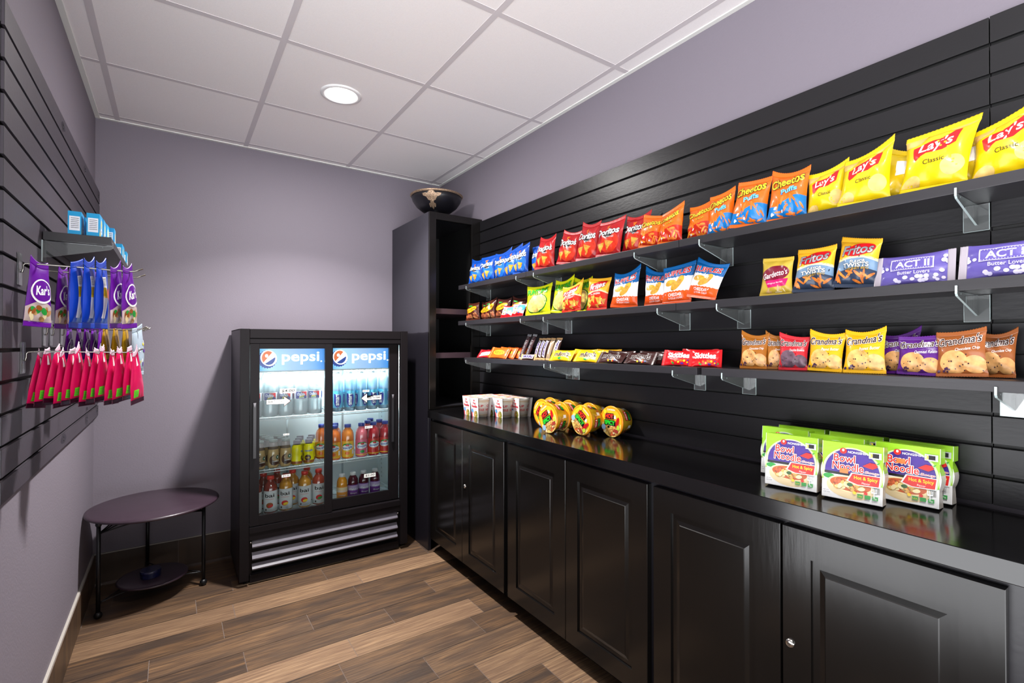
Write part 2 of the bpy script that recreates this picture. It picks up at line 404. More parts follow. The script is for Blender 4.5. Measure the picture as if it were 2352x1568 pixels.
@design('fritos', 1.1, foil('wrap_corn_red', (206, 40, 20)), seals=(foil('wrap_corn_red', (206, 40, 20)), foil('wrap_corn_yellow', (240, 176, 40))))
def _(P):
    P.band(foil('wrap_corn_yellow', (240, 176, 40)), wavy(.62, .06, 5, 1), K(1.1)); P.band(CREAM, wavy(.58, .06, 5, 1), wavy(.64, .06, 5, 1)); P.up()
    P.chips([CORN, food('corn_light', (244, 186, 80))], 14, -.42, .42, .12, .44, .12, 6, 'tri'); P.up()
    P.poly(RED, [(-.38, .66), (-.34, .86), (.1, 1.0), (.4, .98), (.34, .78), (-.1, .64)]); P.up()
    P.text(WHITE, 'Fritos', .02, .82, .68, .2, rot=.2, bold=.04, shear=.2, outline=MAR, ow=.05); P.up()
    P.text(WHITE, 'The ORIGINAL', 0, .54, .5, .06, rot=.1)
@design('twists', 1.15, foil('wrap_slate', (44, 56, 78)), seals=(foil('wrap_slate', (44, 56, 78)), foil('wrap_corn_yellow', (240, 176, 40))))
def _(P):
    P.band(foil('wrap_corn_yellow', (240, 176, 40)), wavy(.66, .05, 5, 1), K(1.15)); P.band(CREAM, wavy(.62, .05, 5, 1), wavy(.68, .05, 5, 1))
    P.band(foil('wrap_steel_blue', (110, 140, 170)), wavy(.40, .05, 5, 1), wavy(.62, .05, 5, 1)); P.up()
    P.chips([food('twist_print', (222, 120, 40))], 13, -.42, .42, .12, .36, .12, 6, 'stick'); P.up()
    P.ell(RED, .05, .86, .38, .15, .2); P.up()
    P.text(SIL, 'Fritos', 0, .86, .76, .24, rot=.16, bold=.04, shear=.2, outline=MAR, ow=.05); P.up()
    P.text(WHITE, 'FLAVOR', .08, .58, .36, .07, rot=.1, bold=.03, outline=BLACK, ow=.05); P.up()
    P.text(WHITE, 'TWISTS', .04, .49, .62, .1, rot=.1, bold=.04, outline=BLACK, ow=.05); P.up(); P.text(GOLD, 'HONEY BBQ', .1, .41, .5, .06, rot=.1)
@design('ruffles', 1.15, foil('print_white', (238, 238, 236)), seals=(foil('wrap_cheddar', (232, 84, 20)), foil('wrap_ruffle_blue', (10, 92, 158))))
def _(P):
    P.band(foil('wrap_ruffle_blue', (10, 92, 158)), zigz(.74, .03, 9), K(1.15)); P.band(foil('wrap_cheddar', (232, 84, 20)), K(0), zigz(.34, .03, 9)); P.up()
    P.ell(food('ridged_print', (216, 160, 40), .3, 90), -.16, .6, .2, .09, .1); P.ell(food('ridged_print', (216, 160, 40)), .18, .66, .13, .1, .9); P.up(); P.ell(food('ridged_print2', (200, 146, 40), .3, 90), .06, .52, .22, .1, .6); P.up()
    P.text(RED, 'RUFFLES', 0, .9, .84, .17, rot=.06, bold=.05, outline=WHITE, ow=.05); P.up()
    P.text(WHITE, 'CHEDDAR', 0, .26, .46, .09, bold=.03); P.text(WHITE, '& SOUR CREAM', 0, .165, .46, .05)
@design('mix', 1.3, foil('wrap_gold', (198, 168, 60)))
def _(P):
    P.ell(MAR, 0, .74, .45, .27, .15); P.up(); P.poly(foil('print_magenta', (200, 20, 100)), [(-.3, .5), (.42, .56), (.34, .32), (-.22, .28)]); P.up()
    P.text(WHITE, "Gardetto's", 0, .72, .8, .2, rot=.22, bold=.02, shear=.2); P.up(); P.text(WHITE, 'Original Recipe', .02, .42, .5, .06, rot=.12)
    P.chips([TAN, CREAM], 7, -.4, .4, .12, .26, .1, 3, 'stick')
@design('popcorn', .52, foil('wrap_violet', (96, 84, 160)), seals=(foil('clear_film', (168, 160, 170), .2), foil('clear_film', (168, 160, 170), .2)))
def _(P):
    lav = foil('print_lavender', (206, 200, 232))
    P.chips(lav, 16, -.4, .4, .04, .12, .05, 3, 'dot'); P.chips(lav, 4, -.42, -.3, .25, .42, .05, 4, 'dot'); P.chips(lav, 4, .3, .42, .1, .45, .05, 5, 'dot'); P.up()
    P.rect(lav, -.28, .24, .26, .44); P.up(); P.rect(foil('wrap_violet', (96, 84, 160)), -.265, .25, .245, .43); P.up()
    for i in range(17): P.ell(lav, -.255 + i * .0306, .262, .006, .006, 0, 8); P.ell(lav, -.255 + i * .0306, .418, .006, .006, 0, 8)
    P.text(lav, 'ACT II', 0, .34, .42, .12, bold=.05); P.up(); P.text(lav, 'Butter Lovers', .02, .185, .4, .06, bold=.02)
def bar_design(name, A, base, fn, **kw): P = Print(A); fn(P); DES[name] = dict(P=P, base=base, land=True, **kw)
bar_design('reese', .5, foil('wrap_orange2', (236, 92, 20)), lambda P: (P.ell(YEL, 0, .25, .3, .12), P.up(), P.text(DBR, "REESE'S", 0, .25, .46, .12, bold=.04, shear=.1)))
bar_design('redbar', .35, foil('wrap_deepred2', (150, 18, 30)), lambda P: (P.poly(WHITE, [(-.36, .04), (-.3, .2), (.36, .28), (.34, .1)]), P.up(), P.text(BLU, 'mini bites', 0, .16, .5, .1, rot=.08, bold=.03), P.chips(YEL, 3, -.3, .3, .05, .1, .04, 2)))
bar_design('hershey', .26, CHOC, lambda P: P.text(SIL, "HERSHEY'S", 0, .13, .76, .13, bold=.03), seals=(SIL, SIL))
bar_design('snickers', .28, DBR, lambda P: (P.poly(WHITE, [(-.4, .05), (-.34, .23), (.4, .23), (.34, .05)]), P.up(), P.text(foil('print_navy', (30, 40, 120)), 'SNICKERS', 0, .14, .66, .12, bold=.06, shear=.25, outline=RED, ow=.03)), seals=(TAN, TAN))
bar_design('almond', .28, foil('wrap_tan_gold', (170, 146, 116)), lambda P: (P.text(WHITE, 'Almond', 0, .14, .5, .12, bold=.04, outline=DBR, ow=.04)), seals=(TAN, TAN))
bar_design('peanut', .42, foil('wrap_mustard', (246, 186, 14)), lambda P: (P.text(DBR, "m&m's", 0, .24, .62, .2, bold=.05, outline=WHITE, ow=.05), P.up(), P.ell(GRN, 0, .07, .1, .05), P.ell(YEL, .08, .06, .06, .04)))
bar_design('milk', .42, foil('wrap_cocoa', (62, 32, 30)), lambda P: (P.text(DBR, "m&m's", 0, .25, .66, .2, bold=.05, outline=WHITE, ow=.05), P.up(), P.chips([RED, YEL, GRN, BLU, ORG], 7, -.15, .3, .04, .1, .05, 3, 'dot')))
bar_design('skittles', .46, foil('wrap_candy_red', (220, 16, 26)), lambda P: (P.chips([ORG, PUR, GRN, YEL], 14, -.35, .42, .04, .14, .05, 3, 'dot'), P.up(), P.text(WHITE, 'Skittles', 0, .29, .66, .17, bold=.06)))
def cookie(name, base, ck, sub, dark=False):
    P = Print(1.05)
    P.ell(ck, -.12, .34, .3, .27); P.ell(ck, .3, .28, .22, .2); P.up()
    P.chips(CHOC, 12, -.36, .45, .12, .52, .03, 7, 'dot'); P.up()
    P.chips(foil('grape_print', (70, 40, 70)) if not dark else DCOOK, 6, -.44, -.2, .1, .2, .05, 5, 'dot'); P.up()
    P.text(DBR, "Grandma's", 0, .83, .9, .19, rot=.07, bold=.04, shear=.15, outline=WHITE, ow=.05); P.up()
    P.text(WHITE, sub, .18, .62, .5, .08, rot=.06, shear=.2)
    DES[name] = dict(P=P, base=base)
cookie('ck_choc', foil('wrap_toffee', (160, 96, 28)), COOK, 'Chocolate Chip'); cookie('ck_red', foil('wrap_rose', (196, 40, 50)), DCOOK, 'Chocolate Brownie', True)
cookie('ck_pb', foil('wrap_honey', (224, 170, 20)), food('pb_cookie', (220, 170, 96), .3, 50), 'Peanut Butter'); cookie('ck_oat', foil('wrap_grape', (84, 30, 120)), COOK, 'Oatmeal Raisin')
cookie('ck_brown', foil('wrap_copper', (150, 84, 40)), COOK, 'Chocolate Chip')
@design('karin', 1.9, foil('wrap_royal_purple', (96, 18, 140)), seals=(foil('wrap_royal_purple', (96, 18, 140)), foil('wrap_royal_purple', (96, 18, 140))))
def _(P):
    P.band(foil('clear_window', (196, 176, 170), .2), K(0), lambda x: .75 - 1.2 * x * x * .6); P.up()
    P.chips([food('trail_print', (176, 130, 80)), BRN, GRN, CREAM], 14, -.36, .36, .2, .58, .12, 6); P.up()
    P.ell(WHITE, 0, 1.05, .46, .36, .1); P.up(); P.ell(foil('wrap_royal_purple', (96, 18, 140)), 0, 1.06, .41, .31, .1); P.up()
    P.text(WHITE, "Kar's", 0, 1.08, .62, .28, rot=.1, bold=.05, shear=.15)
@design('mixnut', 1.9, foil('wrap_azure', (18, 60, 170)))
def _(P):
    P.rect(WHITE, -.2, .3, .1, 1.5); P.rect(YEL, -.2, .9, .1, 1.2); P.ell(RED, .3, 1.0, .2, .16); P.up()
    for i in range(9): P.rect(BLACK, -.17, 1.26 + i * .025, .07, 1.27 + i * .025)
@design('pinkcandy', 1.8, foil('wrap_cerise', (200, 14, 80)), seals=(foil('dark_foil', (70, 20, 44), .2, .5), foil('white_header', (222, 190, 206))))
def _(P):
    P.rect(foil('print_neon_green', (110, 220, 40)), -.36, .22, -.04, .5); P.poly(WHITE, [(-.1, 1.3), (.12, 1.3), (.06, 1.6), (-.04, 1.6)]); P.up()
    for i in range(4): P.rect(GRN, -.33, .26 + i * .055, -.07, .275 + i * .055)
@design('goldbag', 1.8, foil('wrap_antique_gold', (170, 130, 20), .25, .3))
def _(P): P.ell(RED, 0, .7, .4, .2); P.up(); P.ell(YEL, 0, .72, .3, .1)
@design('clearbag', 1.6, foil('film_grey_blue', (150, 164, 176), .2))
def _(P):
    P.chips([PUR, YEL, WHITE], 10, -.35, .35, .3, 1.2, .08, 4)
def pack(kind, w, h, t, loc, yaw=0, lean=0, roll=0, seed=1, name='snack_bag', lod=1, facing=-PI / 2, wr=1.55, s=None, gather=0.0):
    """facing -pi/2: printed side looks to -x.  lean tips the top backwards"""
    D = DES[kind]; root = empty(name)
    nu, nv = (18, 20) if lod else (10, 12)
    land = D.get('land', False)
    bag_mesh(kind + str(lod), w, h, t, seed, land=land, seals=D.get('seals', (None, None)), s=s or (.085 if not land else .09), root=root, base=D['base'], P=D['P'], nu=nu, nv=nv, wr=wr, gather=gather)
    root.matrix_world = Matrix.Translation(loc) @ Matrix.Rotation(facing + yaw, 4, 'Z') @ Matrix.Rotation(-lean, 4, 'X') @ Matrix.Rotation(roll, 4, 'Y')
    return root
ORD = ['leftmost', 'second from left', 'third from left', 'fourth from left', 'fifth from left', 'sixth from left', 'seventh from left', 'eighth from left']
# ================================================================== THE ROOM
wallp = mat('wall_paint', (123, 116, 126), rough=.62, spec=.35, bump=.35, bscale=130)
ceil_m = mat('ceiling_tile', (250, 246, 245), rough=.9, spec=.1, bump=.15, bscale=90, var=.02, vscale=300)
tee_m = mat('ceiling_tee', (214, 208, 210), rough=.5)
ang_m = mat('ceiling_angle', (238, 240, 234), rough=.5)
black = mat('black_paint', (30, 29, 33), rough=.34, spec=.5, bump=.12, bscale=60, stretch=(1, .15, 1), rough_var=.05)
blackg = mat('black_gloss', (15, 13, 12), rough=.19, spec=.45, bump=.10, bscale=70, stretch=(1, 1, .12), rough_var=.04)
counter_m = mat('black_counter', (12, 11, 12), rough=.13, spec=.6, bump=.08, bscale=50, stretch=(1, .2, 1), rough_var=.05)
pit = mat('groove_black', (8, 8, 9), rough=.6)
def plane_box(name, a, b, m): return struct(MB().box(a, b, m).build(name))
plane_box('wall_back', (XL - .1, 0, 0), (XR + .1, .1, H + .05), wallp)
plane_box('wall_left', (XL - .1, YL, 0), (XL, 0, H + .05), wallp)
plane_box('wall_right', (XR, YF, 0), (XR + .1, 0, H + .05), wallp)
# ceiling: tiles and the tee grid between them
GX = [.2237 + .6096 * i for i in range(-1, 5)]; GY = [-.676 - .6096 * j for j in range(-2, 9)]
cb = MB(); cb.box((XL, YF, H + .0005), (XR, 0, H + .03), ceil_m)
hw = .012
for x in GX:
    if XL < x < XR: cb.box((x - hw, YF, H - .0008), (x + hw, 0, H + .01), tee_m)
for y in GY:
    if YF < y < 0: cb.box((XL, y - hw, H - .0006), (XR, y + hw, H + .01), tee_m)
cb.box((XL, YF, H - .003), (XL + .02, 0, H + .01), ang_m); cb.box((XR - .02, YF, H - .003), (XR, 0, H + .01), ang_m); cb.box((XL, -.02, H - .0034), (XR, 0, H + .01), ang_m)
struct(cb.build('ceiling'))
# floor: wood-look tiles .15 x .60, laid along the back wall
def floor_material():
    m = bpy.data.materials.new('wood_tile'); m.use_nodes = True; nt = m.node_tree; L = nt.links; b = nt.nodes['Principled BSDF']
    at = nt.nodes.new('ShaderNodeAttribute'); at.attribute_name = 'plank'; at.attribute_type = 'GEOMETRY'
    tc = nt.nodes.new('ShaderNodeTexCoord'); sep = nt.nodes.new('ShaderNodeSeparateColor'); L.new(at.outputs['Color'], sep.inputs[0])
    off = nt.nodes.new('ShaderNodeCombineXYZ'); mu = nt.nodes.new('ShaderNodeMath'); mu.operation = 'MULTIPLY'; mu.inputs[1].default_value = 37
    L.new(sep.outputs[1], mu.inputs[0]); L.new(mu.outputs[0], off.inputs[0]); L.new(mu.outputs[0], off.inputs[2])
    ad = nt.nodes.new('ShaderNodeVectorMath'); ad.operation = 'ADD'; L.new(tc.outputs['Object'], ad.inputs[0]); L.new(off.outputs[0], ad.inputs[1])
    def noise(sx, sy, det, dist, sc=1):
        mp = nt.nodes.new('ShaderNodeMapping'); mp.inputs['Scale'].default_value = (sx, sy, 1); L.new(ad.outputs[0], mp.inputs[0])
        n = nt.nodes.new('ShaderNodeTexNoise'); n.inputs['Scale'].default_value = sc; n.inputs['Detail'].default_value = det; n.inputs['Distortion'].default_value = dist
        L.new(mp.outputs[0], n.inputs['Vector']); return n
    big = noise(2.2, 16, 4, .8); fine = noise(7, 190, 5, .6)
    mp = nt.nodes.new('ShaderNodeMapping'); mp.inputs['Scale'].default_value = (1.1, 9, 1); L.new(ad.outputs[0], mp.inputs[0])
    wv = nt.nodes.new('ShaderNodeTexWave'); wv.wave_type = 'BANDS'; wv.bands_direction = 'Y'; wv.inputs['Scale'].default_value = 1.6; wv.inputs['Distortion'].default_value = 9; wv.inputs['Detail'].default_value = 3; wv.inputs['Detail Scale'].default_value = .8
    L.new(mp.outputs[0], wv.inputs[0])
    def mix(f, a, c):
        x = nt.nodes.new('ShaderNodeMix'); x.data_type = 'RGBA'
        for s_, v in ((0, f), (6, a), (7, c)):
            if isinstance(v, (float, int)): x.inputs[s_].default_value = v
            elif isinstance(v, tuple): x.inputs[s_].default_value = (*lin(v), 1)
            else: L.new(v, x.inputs[s_])
        return x.outputs[2]
    rb = nt.nodes.new('ShaderNodeMapRange'); rb.inputs[1].default_value = .36; rb.inputs[2].default_value = .64; L.new(big.outputs[0], rb.inputs[0])
    rf = nt.nodes.new('ShaderNodeMapRange'); rf.inputs[1].default_value = .3; rf.inputs[2].default_value = .75; L.new(fine.outputs[0], rf.inputs[0])
    dark = mix(rb.outputs[0], (68, 55, 46), (120, 90, 62)); dark = mix(rf.outputs[0], (56, 44, 37), dark)
    lite = mix(rb.outputs[0], (152, 122, 94), (178, 148, 114)); wl = mix(wv.outputs[0], (116, 90, 68), lite); lite = mix(.55, lite, wl); lite = mix(rf.outputs[0], (108, 82, 64), lite)
    col = mix(sep.outputs[0], dark, lite)
    L.new(col, b.inputs['Base Color']); b.inputs['Roughness'].default_value = .42; b.inputs['Specular IOR Level'].default_value = .4
    bp = nt.nodes.new('ShaderNodeBump'); bp.inputs['Strength'].default_value = .25; bp.inputs['Distance'].default_value = .002; L.new(fine.outputs[0], bp.inputs['Height']); L.new(bp.outputs[0], b.inputs['Normal'])
    return m
wood = floor_material(); grout = mat('grout', (112, 100, 94), rough=.8)
def set_plank(o, vals):
    a = o.data.color_attributes.new('plank', 'FLOAT_COLOR', 'CORNER')
    for p in o.data.polygons:
        for li in p.loop_indices: a.data[li].color = vals[p.index]
rn = random.Random(4)
joint = {0: .735, 1: .573, 2: .72, 3: .664, 4: .995, 5: .719, 6: 1.098, 7: 1.02, 8: 1.312, 9: .87, 10: .5, 11: 1.15}
LIGHT = {(2, -1): .6, (2, 0): .62, (2, 1): .8, (6, 0): .72, (6, -1): .85, (8, 0): .2, (1, 0): .1, (9, 1): .6, (11, 0): .6}
fb = MB(); vals = []; g = .0011
fb.box((XL, YF, -.05), (XR, 0, -.0012), grout); vals += [(0, 0, 0, 1)] * 6
for r_ in range(-2, 33):
    y1 = -.35 - .15 * r_; y0 = y1 - .15
    if y1 - .01 > 0: y1 = 0.0
    y0 = max(y0, YF)
    if y0 >= 0 or y1 <= YF: continue
    j = joint.get(r_, rn.uniform(.2, .8))
    for c in range(-2, 5):
        x0, x1 = j + .5915 * c, j + .5915 * (c + 1); x0, x1 = max(x0, XL), min(x1, XR)
        if x1 - x0 < .01: continue
        tone = LIGHT.get((r_, c), rn.choice([0, 0, 0, .1, .05, .15, 0]) if r_ < 9 else rn.choice([0, 0, 0, .1, .7]))
        fb.add([(x0 + g, y0 + g, 0), (x1 - g, y0 + g, 0), (x1 - g, y1 - g, 0), (x0 + g, y1 - g, 0)], [(0, 1, 2, 3)], wood)
        vals.append((tone, rn.random(), 0, 1))
fo = fb.build('floor', normals=False); set_plank(fo, vals); struct(fo)
# tile baseboards with a light caulk line
caulk = mat('caulk', (170, 164, 156), rough=.7)
def baseboard(name, a, b, along, segs):
    mb = MB(); vv = []
    mb.box(a, b, grout); vv += [(0, 0, 0, 1)] * 6
    lo, hi = a[along], b[along]; e = sorted([lo] + [s_ for s_ in segs if min(lo, hi) < s_ < max(lo, hi)] + [hi])
    for i in range(len(e) - 1):
        p, q = list(a), list(b); p[along] = e[i] + .001; q[along] = e[i + 1] - .001
        t_ = 1 - along if along < 2 else 0
        if along == 0: p[1], q[1] = a[1] - .001, a[1] - .0005
        else: p[0], q[0] = b[0], b[0] + .001
        mb.box(p, q, wood); vv += [(0.05, rn.random(), 0, 1)] * 6
    z = b[2]
    if along == 0: mb.box((a[0], a[1] + .002, z), (b[0], 0, z + .005), caulk)
    else: mb.box((XL, a[1], z), (b[0] - .002, b[1], z + .006), caulk)
    vv += [(0, 0, 0, 1)] * 6
    o = mb.build(name); set_plank(o, vv); return struct(o)
baseboard('baseboard_back', (XL, -.011, 0), (1.768, 0, .149), 0, [-.1, .505, 1.1, 1.7])
baseboard('baseboard_left', (XL, YL, 0), (XL + .011, -.011, .149), 1, [-.25, -.85, -1.45, -2.05, -2.65, -3.25, -3.85])

# recessed LED lamps: one in view, one added behind the camera
trim_m = mat('lamp_trim', (235, 235, 235), rough=.4); led = mat('led_disc', (255, 255, 255), emis=(255, 250, 246), estr=30)
for i, (lx, ly) in enumerate(LAMPS):
    t = empty('ceiling_light', (lx, ly, H))
    MB().lathe([(.070, -.001), (.074, -.006), (.088, -.007), (.093, -.004), (.094, 0.001)], trim_m, 40).build('trim_ring', t)
    MB().lathe([(.0005, -.002), (.071, -.002)], led, 40).build('diffuser', t, normals=False)
    light('lamp_glow', (0, 0, -.012), .13, LAMP_W[i] * .72, spread=R(118), parent=t)
    light('lamp_spill', (0, 0, -.014), .13, LAMP_W[i] * .34, parent=t)
    tag(t, ['round recessed LED ceiling light glowing above the drinks fridge end of room', 'added round LED ceiling light behind the viewer, unseen, to light the bag fronts'][i], 'ceiling light', 'recessed ceiling lights')

# ------------------------------------------------------------------ slatwall panels
def slat_panel(name, x_wall, x_face, y0, y1, z0, z1, grooves, m, lip=None):
    mb = MB(); sgn = 1 if x_face > x_wall else -1
    mb.box((x_wall, y0, z0), (x_wall + sgn * .008, y1, z1), pit)
    e = [z1] + [v for gz in grooves for v in (gz + .0045, gz - .0045)] + [z0]
    for i in range(0, len(e), 2):
        a, b_ = e[i + 1], e[i]
        if b_ - a < .004: continue
        mb.box((x_face - sgn * .007, y0, a), (x_face, y1, b_), m)
        mb.box((x_wall + sgn * .006, y0, a + .006 if i + 2 < len(e) else a), (x_face - sgn * .0065, y1, b_ - (.006 if i else 0)), m)
    return mb.build(name, bevel=.0008)
PG = .0755
gr = [1.995 - PG * k for k in range(16)]
slat_r = mat('slatwall_black', (24, 23, 26), rough=.36, spec=.34, bump=.15, bscale=120, stretch=(1, .3, 1), rough_var=.05)
slat_l = mat('slatwall_black_lit', (64, 58, 66), rough=.46, spec=.5, bump=.15, bscale=150, var=.06, vscale=3, rough_var=.05)  # black panel; reflected light is put into this greyer base colour
tag(slat_panel('slatwall_panel', XR - .001, 2.125, -3.0675, -.6275, .87, 2.063, [z for z in gr if z > .9], slat_r), 'long black grooved slatwall panel behind the snack shelves, up to the bookcase', 'wall panel', 'slatwall panels')
tag(slat_panel('slatwall_panel', XR - .001, 2.125, YF + .05, -3.0695, .87, 2.064, [z for z in gr if z > .9], slat_r), 'black grooved slatwall panel at the far right edge, past the vertical seam', 'wall panel', 'slatwall panels')
grl = [2.0 - PG * k for k in range(16)]
pl = slat_panel('slatwall_panel', XL + .001, .150, -1.785, -.004, .886, 2.068, [z for z in grl if z > .9], slat_l)
tag(pl, 'black grooved slatwall panel with painted sheen on the left wall above the round table', 'wall panel', 'slatwall panels')
patch = mat('slatwall_scuff', (34, 30, 38), rough=.35)
pm = MB(); rr = random.Random(2)
for (y, z, ry, rz) in ((-1.0, .918, .05, .022), (-.42, .917, .05, .026), (-.42, .965, .03, .01), (-1.05, 2.035, .035, .018), (-.52, 2.035, .035, .018), (-.05, 2.035, .03, .02), (-.05, .92, .04, .02)):
    pts = [(.1504, min(-.006, y + ry * math.cos(a) * rr.uniform(.7, 1.15)), z + rz * math.sin(a) * rr.uniform(.7, 1.1)) for a in [2 * PI * k / 14 for k in range(14)]]
    pm.add(pts, [tuple(range(14))], patch)
    for dz in (-.3, .3): pm.lathe([(.0005, .001), (.003, .0008), (.0034, 0)], pit, 10, (.1506, y, z + dz * rz), axis='x')
pm.build('paint_patch', pl)['kind'] = 'stuff'

# ------------------------------------------------------------------ tall bookcase in the corner
bk = empty('tall_bookcase', (1.957, -.305, 0)); tag(bk, 'tall narrow black open bookcase in the corner right of the fridge', 'bookcase')
def loc(o): o.location = -o.parent.location; return o
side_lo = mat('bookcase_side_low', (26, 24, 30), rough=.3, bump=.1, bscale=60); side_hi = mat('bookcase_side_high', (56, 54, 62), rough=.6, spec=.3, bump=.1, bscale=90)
inner = mat('bookcase_inside', (7, 7, 8), rough=.6)
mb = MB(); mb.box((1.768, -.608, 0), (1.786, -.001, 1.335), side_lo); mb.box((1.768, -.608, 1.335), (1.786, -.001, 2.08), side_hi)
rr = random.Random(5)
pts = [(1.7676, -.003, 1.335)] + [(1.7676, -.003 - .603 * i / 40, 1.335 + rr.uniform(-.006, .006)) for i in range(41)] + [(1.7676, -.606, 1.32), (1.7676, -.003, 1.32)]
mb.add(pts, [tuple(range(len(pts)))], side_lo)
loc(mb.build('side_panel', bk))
loc(MB().box((2.128, -.59, 0), (2.146, -.001, 2.08), inner).build('side_panel', bk))
loc(MB().box((1.786, -.02, .80), (2.128, -.002, 2.06), inner).build('back_panel', bk))
loc(MB().box((1.786, -.608, 2.058), (2.146, -.001, 2.08), black).build('top_panel', bk))
ff = MB()
for a, b_ in (((1.768, -.626, .862), (1.812, -.608, 2.08)), ((2.064, -.626, .862), (2.142, -.608, 2.08)), ((1.812, -.626, 2.036), (2.064, -.608, 2.08)), ((1.812, -.626, .862), (2.064, -.608, .874))): ff.box(a, b_, blackg)
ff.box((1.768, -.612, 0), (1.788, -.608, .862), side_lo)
loc(ff.build('face_frame', bk, bevel=.001))
shelf_edge = mat('bookcase_shelf_edge', (58, 44, 50), rough=.3)
for z in (1.21, 1.488):
    s = MB(); s.box((1.786, -.600, z - .034), (2.128, -.02, z), shelf_edge); loc(s.build('shelf', bk, bevel=.001))
loc(MB().box((1.786, -.600, .84), (2.128, -.02, .876), black).build('shelf', bk))
# decorative bowl
bw = empty('decorative_bowl', (1.905, -.44, 2.08)); tag(bw, 'black footed decorative bowl with textured bronze rim on top of the bookcase', 'bowl')
bm_ = mat('bowl_black', (18, 17, 22), rough=.33, bump=.3, bscale=60); brz = mat('bowl_bronze', (150, 126, 104), rough=.4, metal=.6, bump=1, bscale=220, var=.5, vscale=160)
MB().lathe([(.0005, .038), (.05, .040), (.095, .056), (.132, .085), (.156, .120), (.168, .156), (.162, .156), (.148, .122), (.124, .09), (.09, .066), (.04, .052), (.0005, .05)], bm_, 48).build('bowl_body', bw)
MB().lathe([(.0005, 0), (.05, .0), (.052, .006), (.03, .014), (.024, .03), (.04, .042)], bm_, 32).build('foot', bw)
MB().lathe([(.1655, .148), (.1705, .151), (.1735, .158), (.168, .162), (.160, .160), (.160, .155)], brz, 48).build('rim', bw)
PBO = Print(.11)
PBO.poly(brz, [(-.03, .012), (-.05, .03), (-.03, .045), (-.07, .05), (-.10, .068), (-.155, .076), (-.17, .09), (-.11, .092), (-.07, .088), (-.045, .1), (0, .108), (.045, .1), (.07, .088), (.11, .092), (.17, .09), (.155, .076), (.10, .068), (.07, .05), (.03, .045), (.05, .03), (.03, .012), (0, .004)])
PBO.up(); PBO.ell(brz, 0, .06, .04, .022); PBO.ell(brz, -.06, .024, .02, .01); PBO.ell(brz, .06, .024, .02, .01)
mb = MB(); a0 = R(-128)
def bowl_surf(x, z, o=0):
    Z = .046 + z; r = np.interp(Z, [.040, .056, .085, .120, .156], [.05, .095, .132, .156, .168]) + o + .0006; a = a0 + x * 2.3; return r * np.cos(a), r * np.sin(a), Z - o * .4
lay(mb, 'orn', PBO, np.linspace(-.2, .2, 22), np.linspace(0, .11, 14), bowl_surf, .0008)
mb.build('ornament', bw, normals=False)

# ------------------------------------------------------------------ base cabinets and worktop
def rings(mb, x, y0, y1, z0, z1, spec, m):
    """front at x facing -x; spec: (inset, depth inwards)"""
    vs = []; fs = []
    for ins, dep in spec:
        vs += [(x + dep, y0 + ins, z0 + ins), (x + dep, y1 - ins, z0 + ins), (x + dep, y1 - ins, z1 - ins), (x + dep, y0 + ins, z1 - ins)]
    for i in range(len(spec) - 1):
        for k in range(4): fs.append((4 * i + k, 4 * i + (k + 1) % 4, 4 * i + 4 + (k + 1) % 4, 4 * i + 4 + k))
    n = 4 * (len(spec) - 1); fs.append((n, n + 1, n + 2, n + 3))
    mb.add(vs, fs, m)
DSPEC = [(0, .018), (0, .0012), (.0012, 0), (.068, 0), (.0695, .009), (.074, .0095), (.098, .0035), (.1, .0018), (.102, .0018)]
chrome = mat('lock_chrome', (200, 196, 190), rough=.2, metal=1)
cab_names = ['black double-door base cabinet next to the tall bookcase', 'black double-door base cabinet in the middle of the counter run', 'black double-door base cabinet nearest the viewer, under the soup boxes']
doorsY = [[(-1.048, -.648), (-1.456, -1.051)], [(-1.898, -1.488), (-2.310, -1.901)], [(-2.741, -2.335), (-3.158, -2.747)]]
bounds = [(-1.472, -.628), (-2.322, -1.4725), (-3.20, -2.3225)]
for i in range(3):
    y0, y1 = bounds[i]; c = empty('base_cabinet', (1.95, (y0 + y1) / 2, 0)); tag(c, cab_names[i], 'cabinet', 'base cabinets')
    mb = MB()
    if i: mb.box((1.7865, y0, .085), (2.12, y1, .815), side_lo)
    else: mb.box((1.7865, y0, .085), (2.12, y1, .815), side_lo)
    loc(mb.build('carcass', c)); loc(MB().box((1.86, y0, 0), (2.12, y1, .085), pit).build('toe_kick', c))
    for k, (a, b_) in enumerate(doorsY[i]):
        d = MB(); rings(d, 1.765, a, b_, .088, .800, DSPEC, blackg); d.box((1.7715, a + .0002, .0882), (1.7862, b_ - .0002, .7998), blackg)
        do = loc(d.build('cabinet_door', c, normals=True))
        if (i, k) in ((0, 1), (2, 1)):
            yl, zl = (-1.078, .504) if i == 0 else (-2.766, .507)
            l = MB(); l.lathe([(.0005, -.006), (.008, -.006), (.0105, -.004), (.011, 0)], chrome, 28, (1.765, yl, zl), axis='x'); l.box((1.7585, yl - .0045, zl - .001), (1.7595, yl + .0045, zl + .001), pit)
            l.build('lock', do).location = (0, 0, 0)
            kl = do.children[0] if do.children else None
wt = MB(); wt.box((1.757, -3.26, .816), (2.124, -.6265, .86), counter_m)
tag(wt.build('worktop', bevel=.0015), 'glossy black worktop running along the right wall below the shelves', 'worktop')

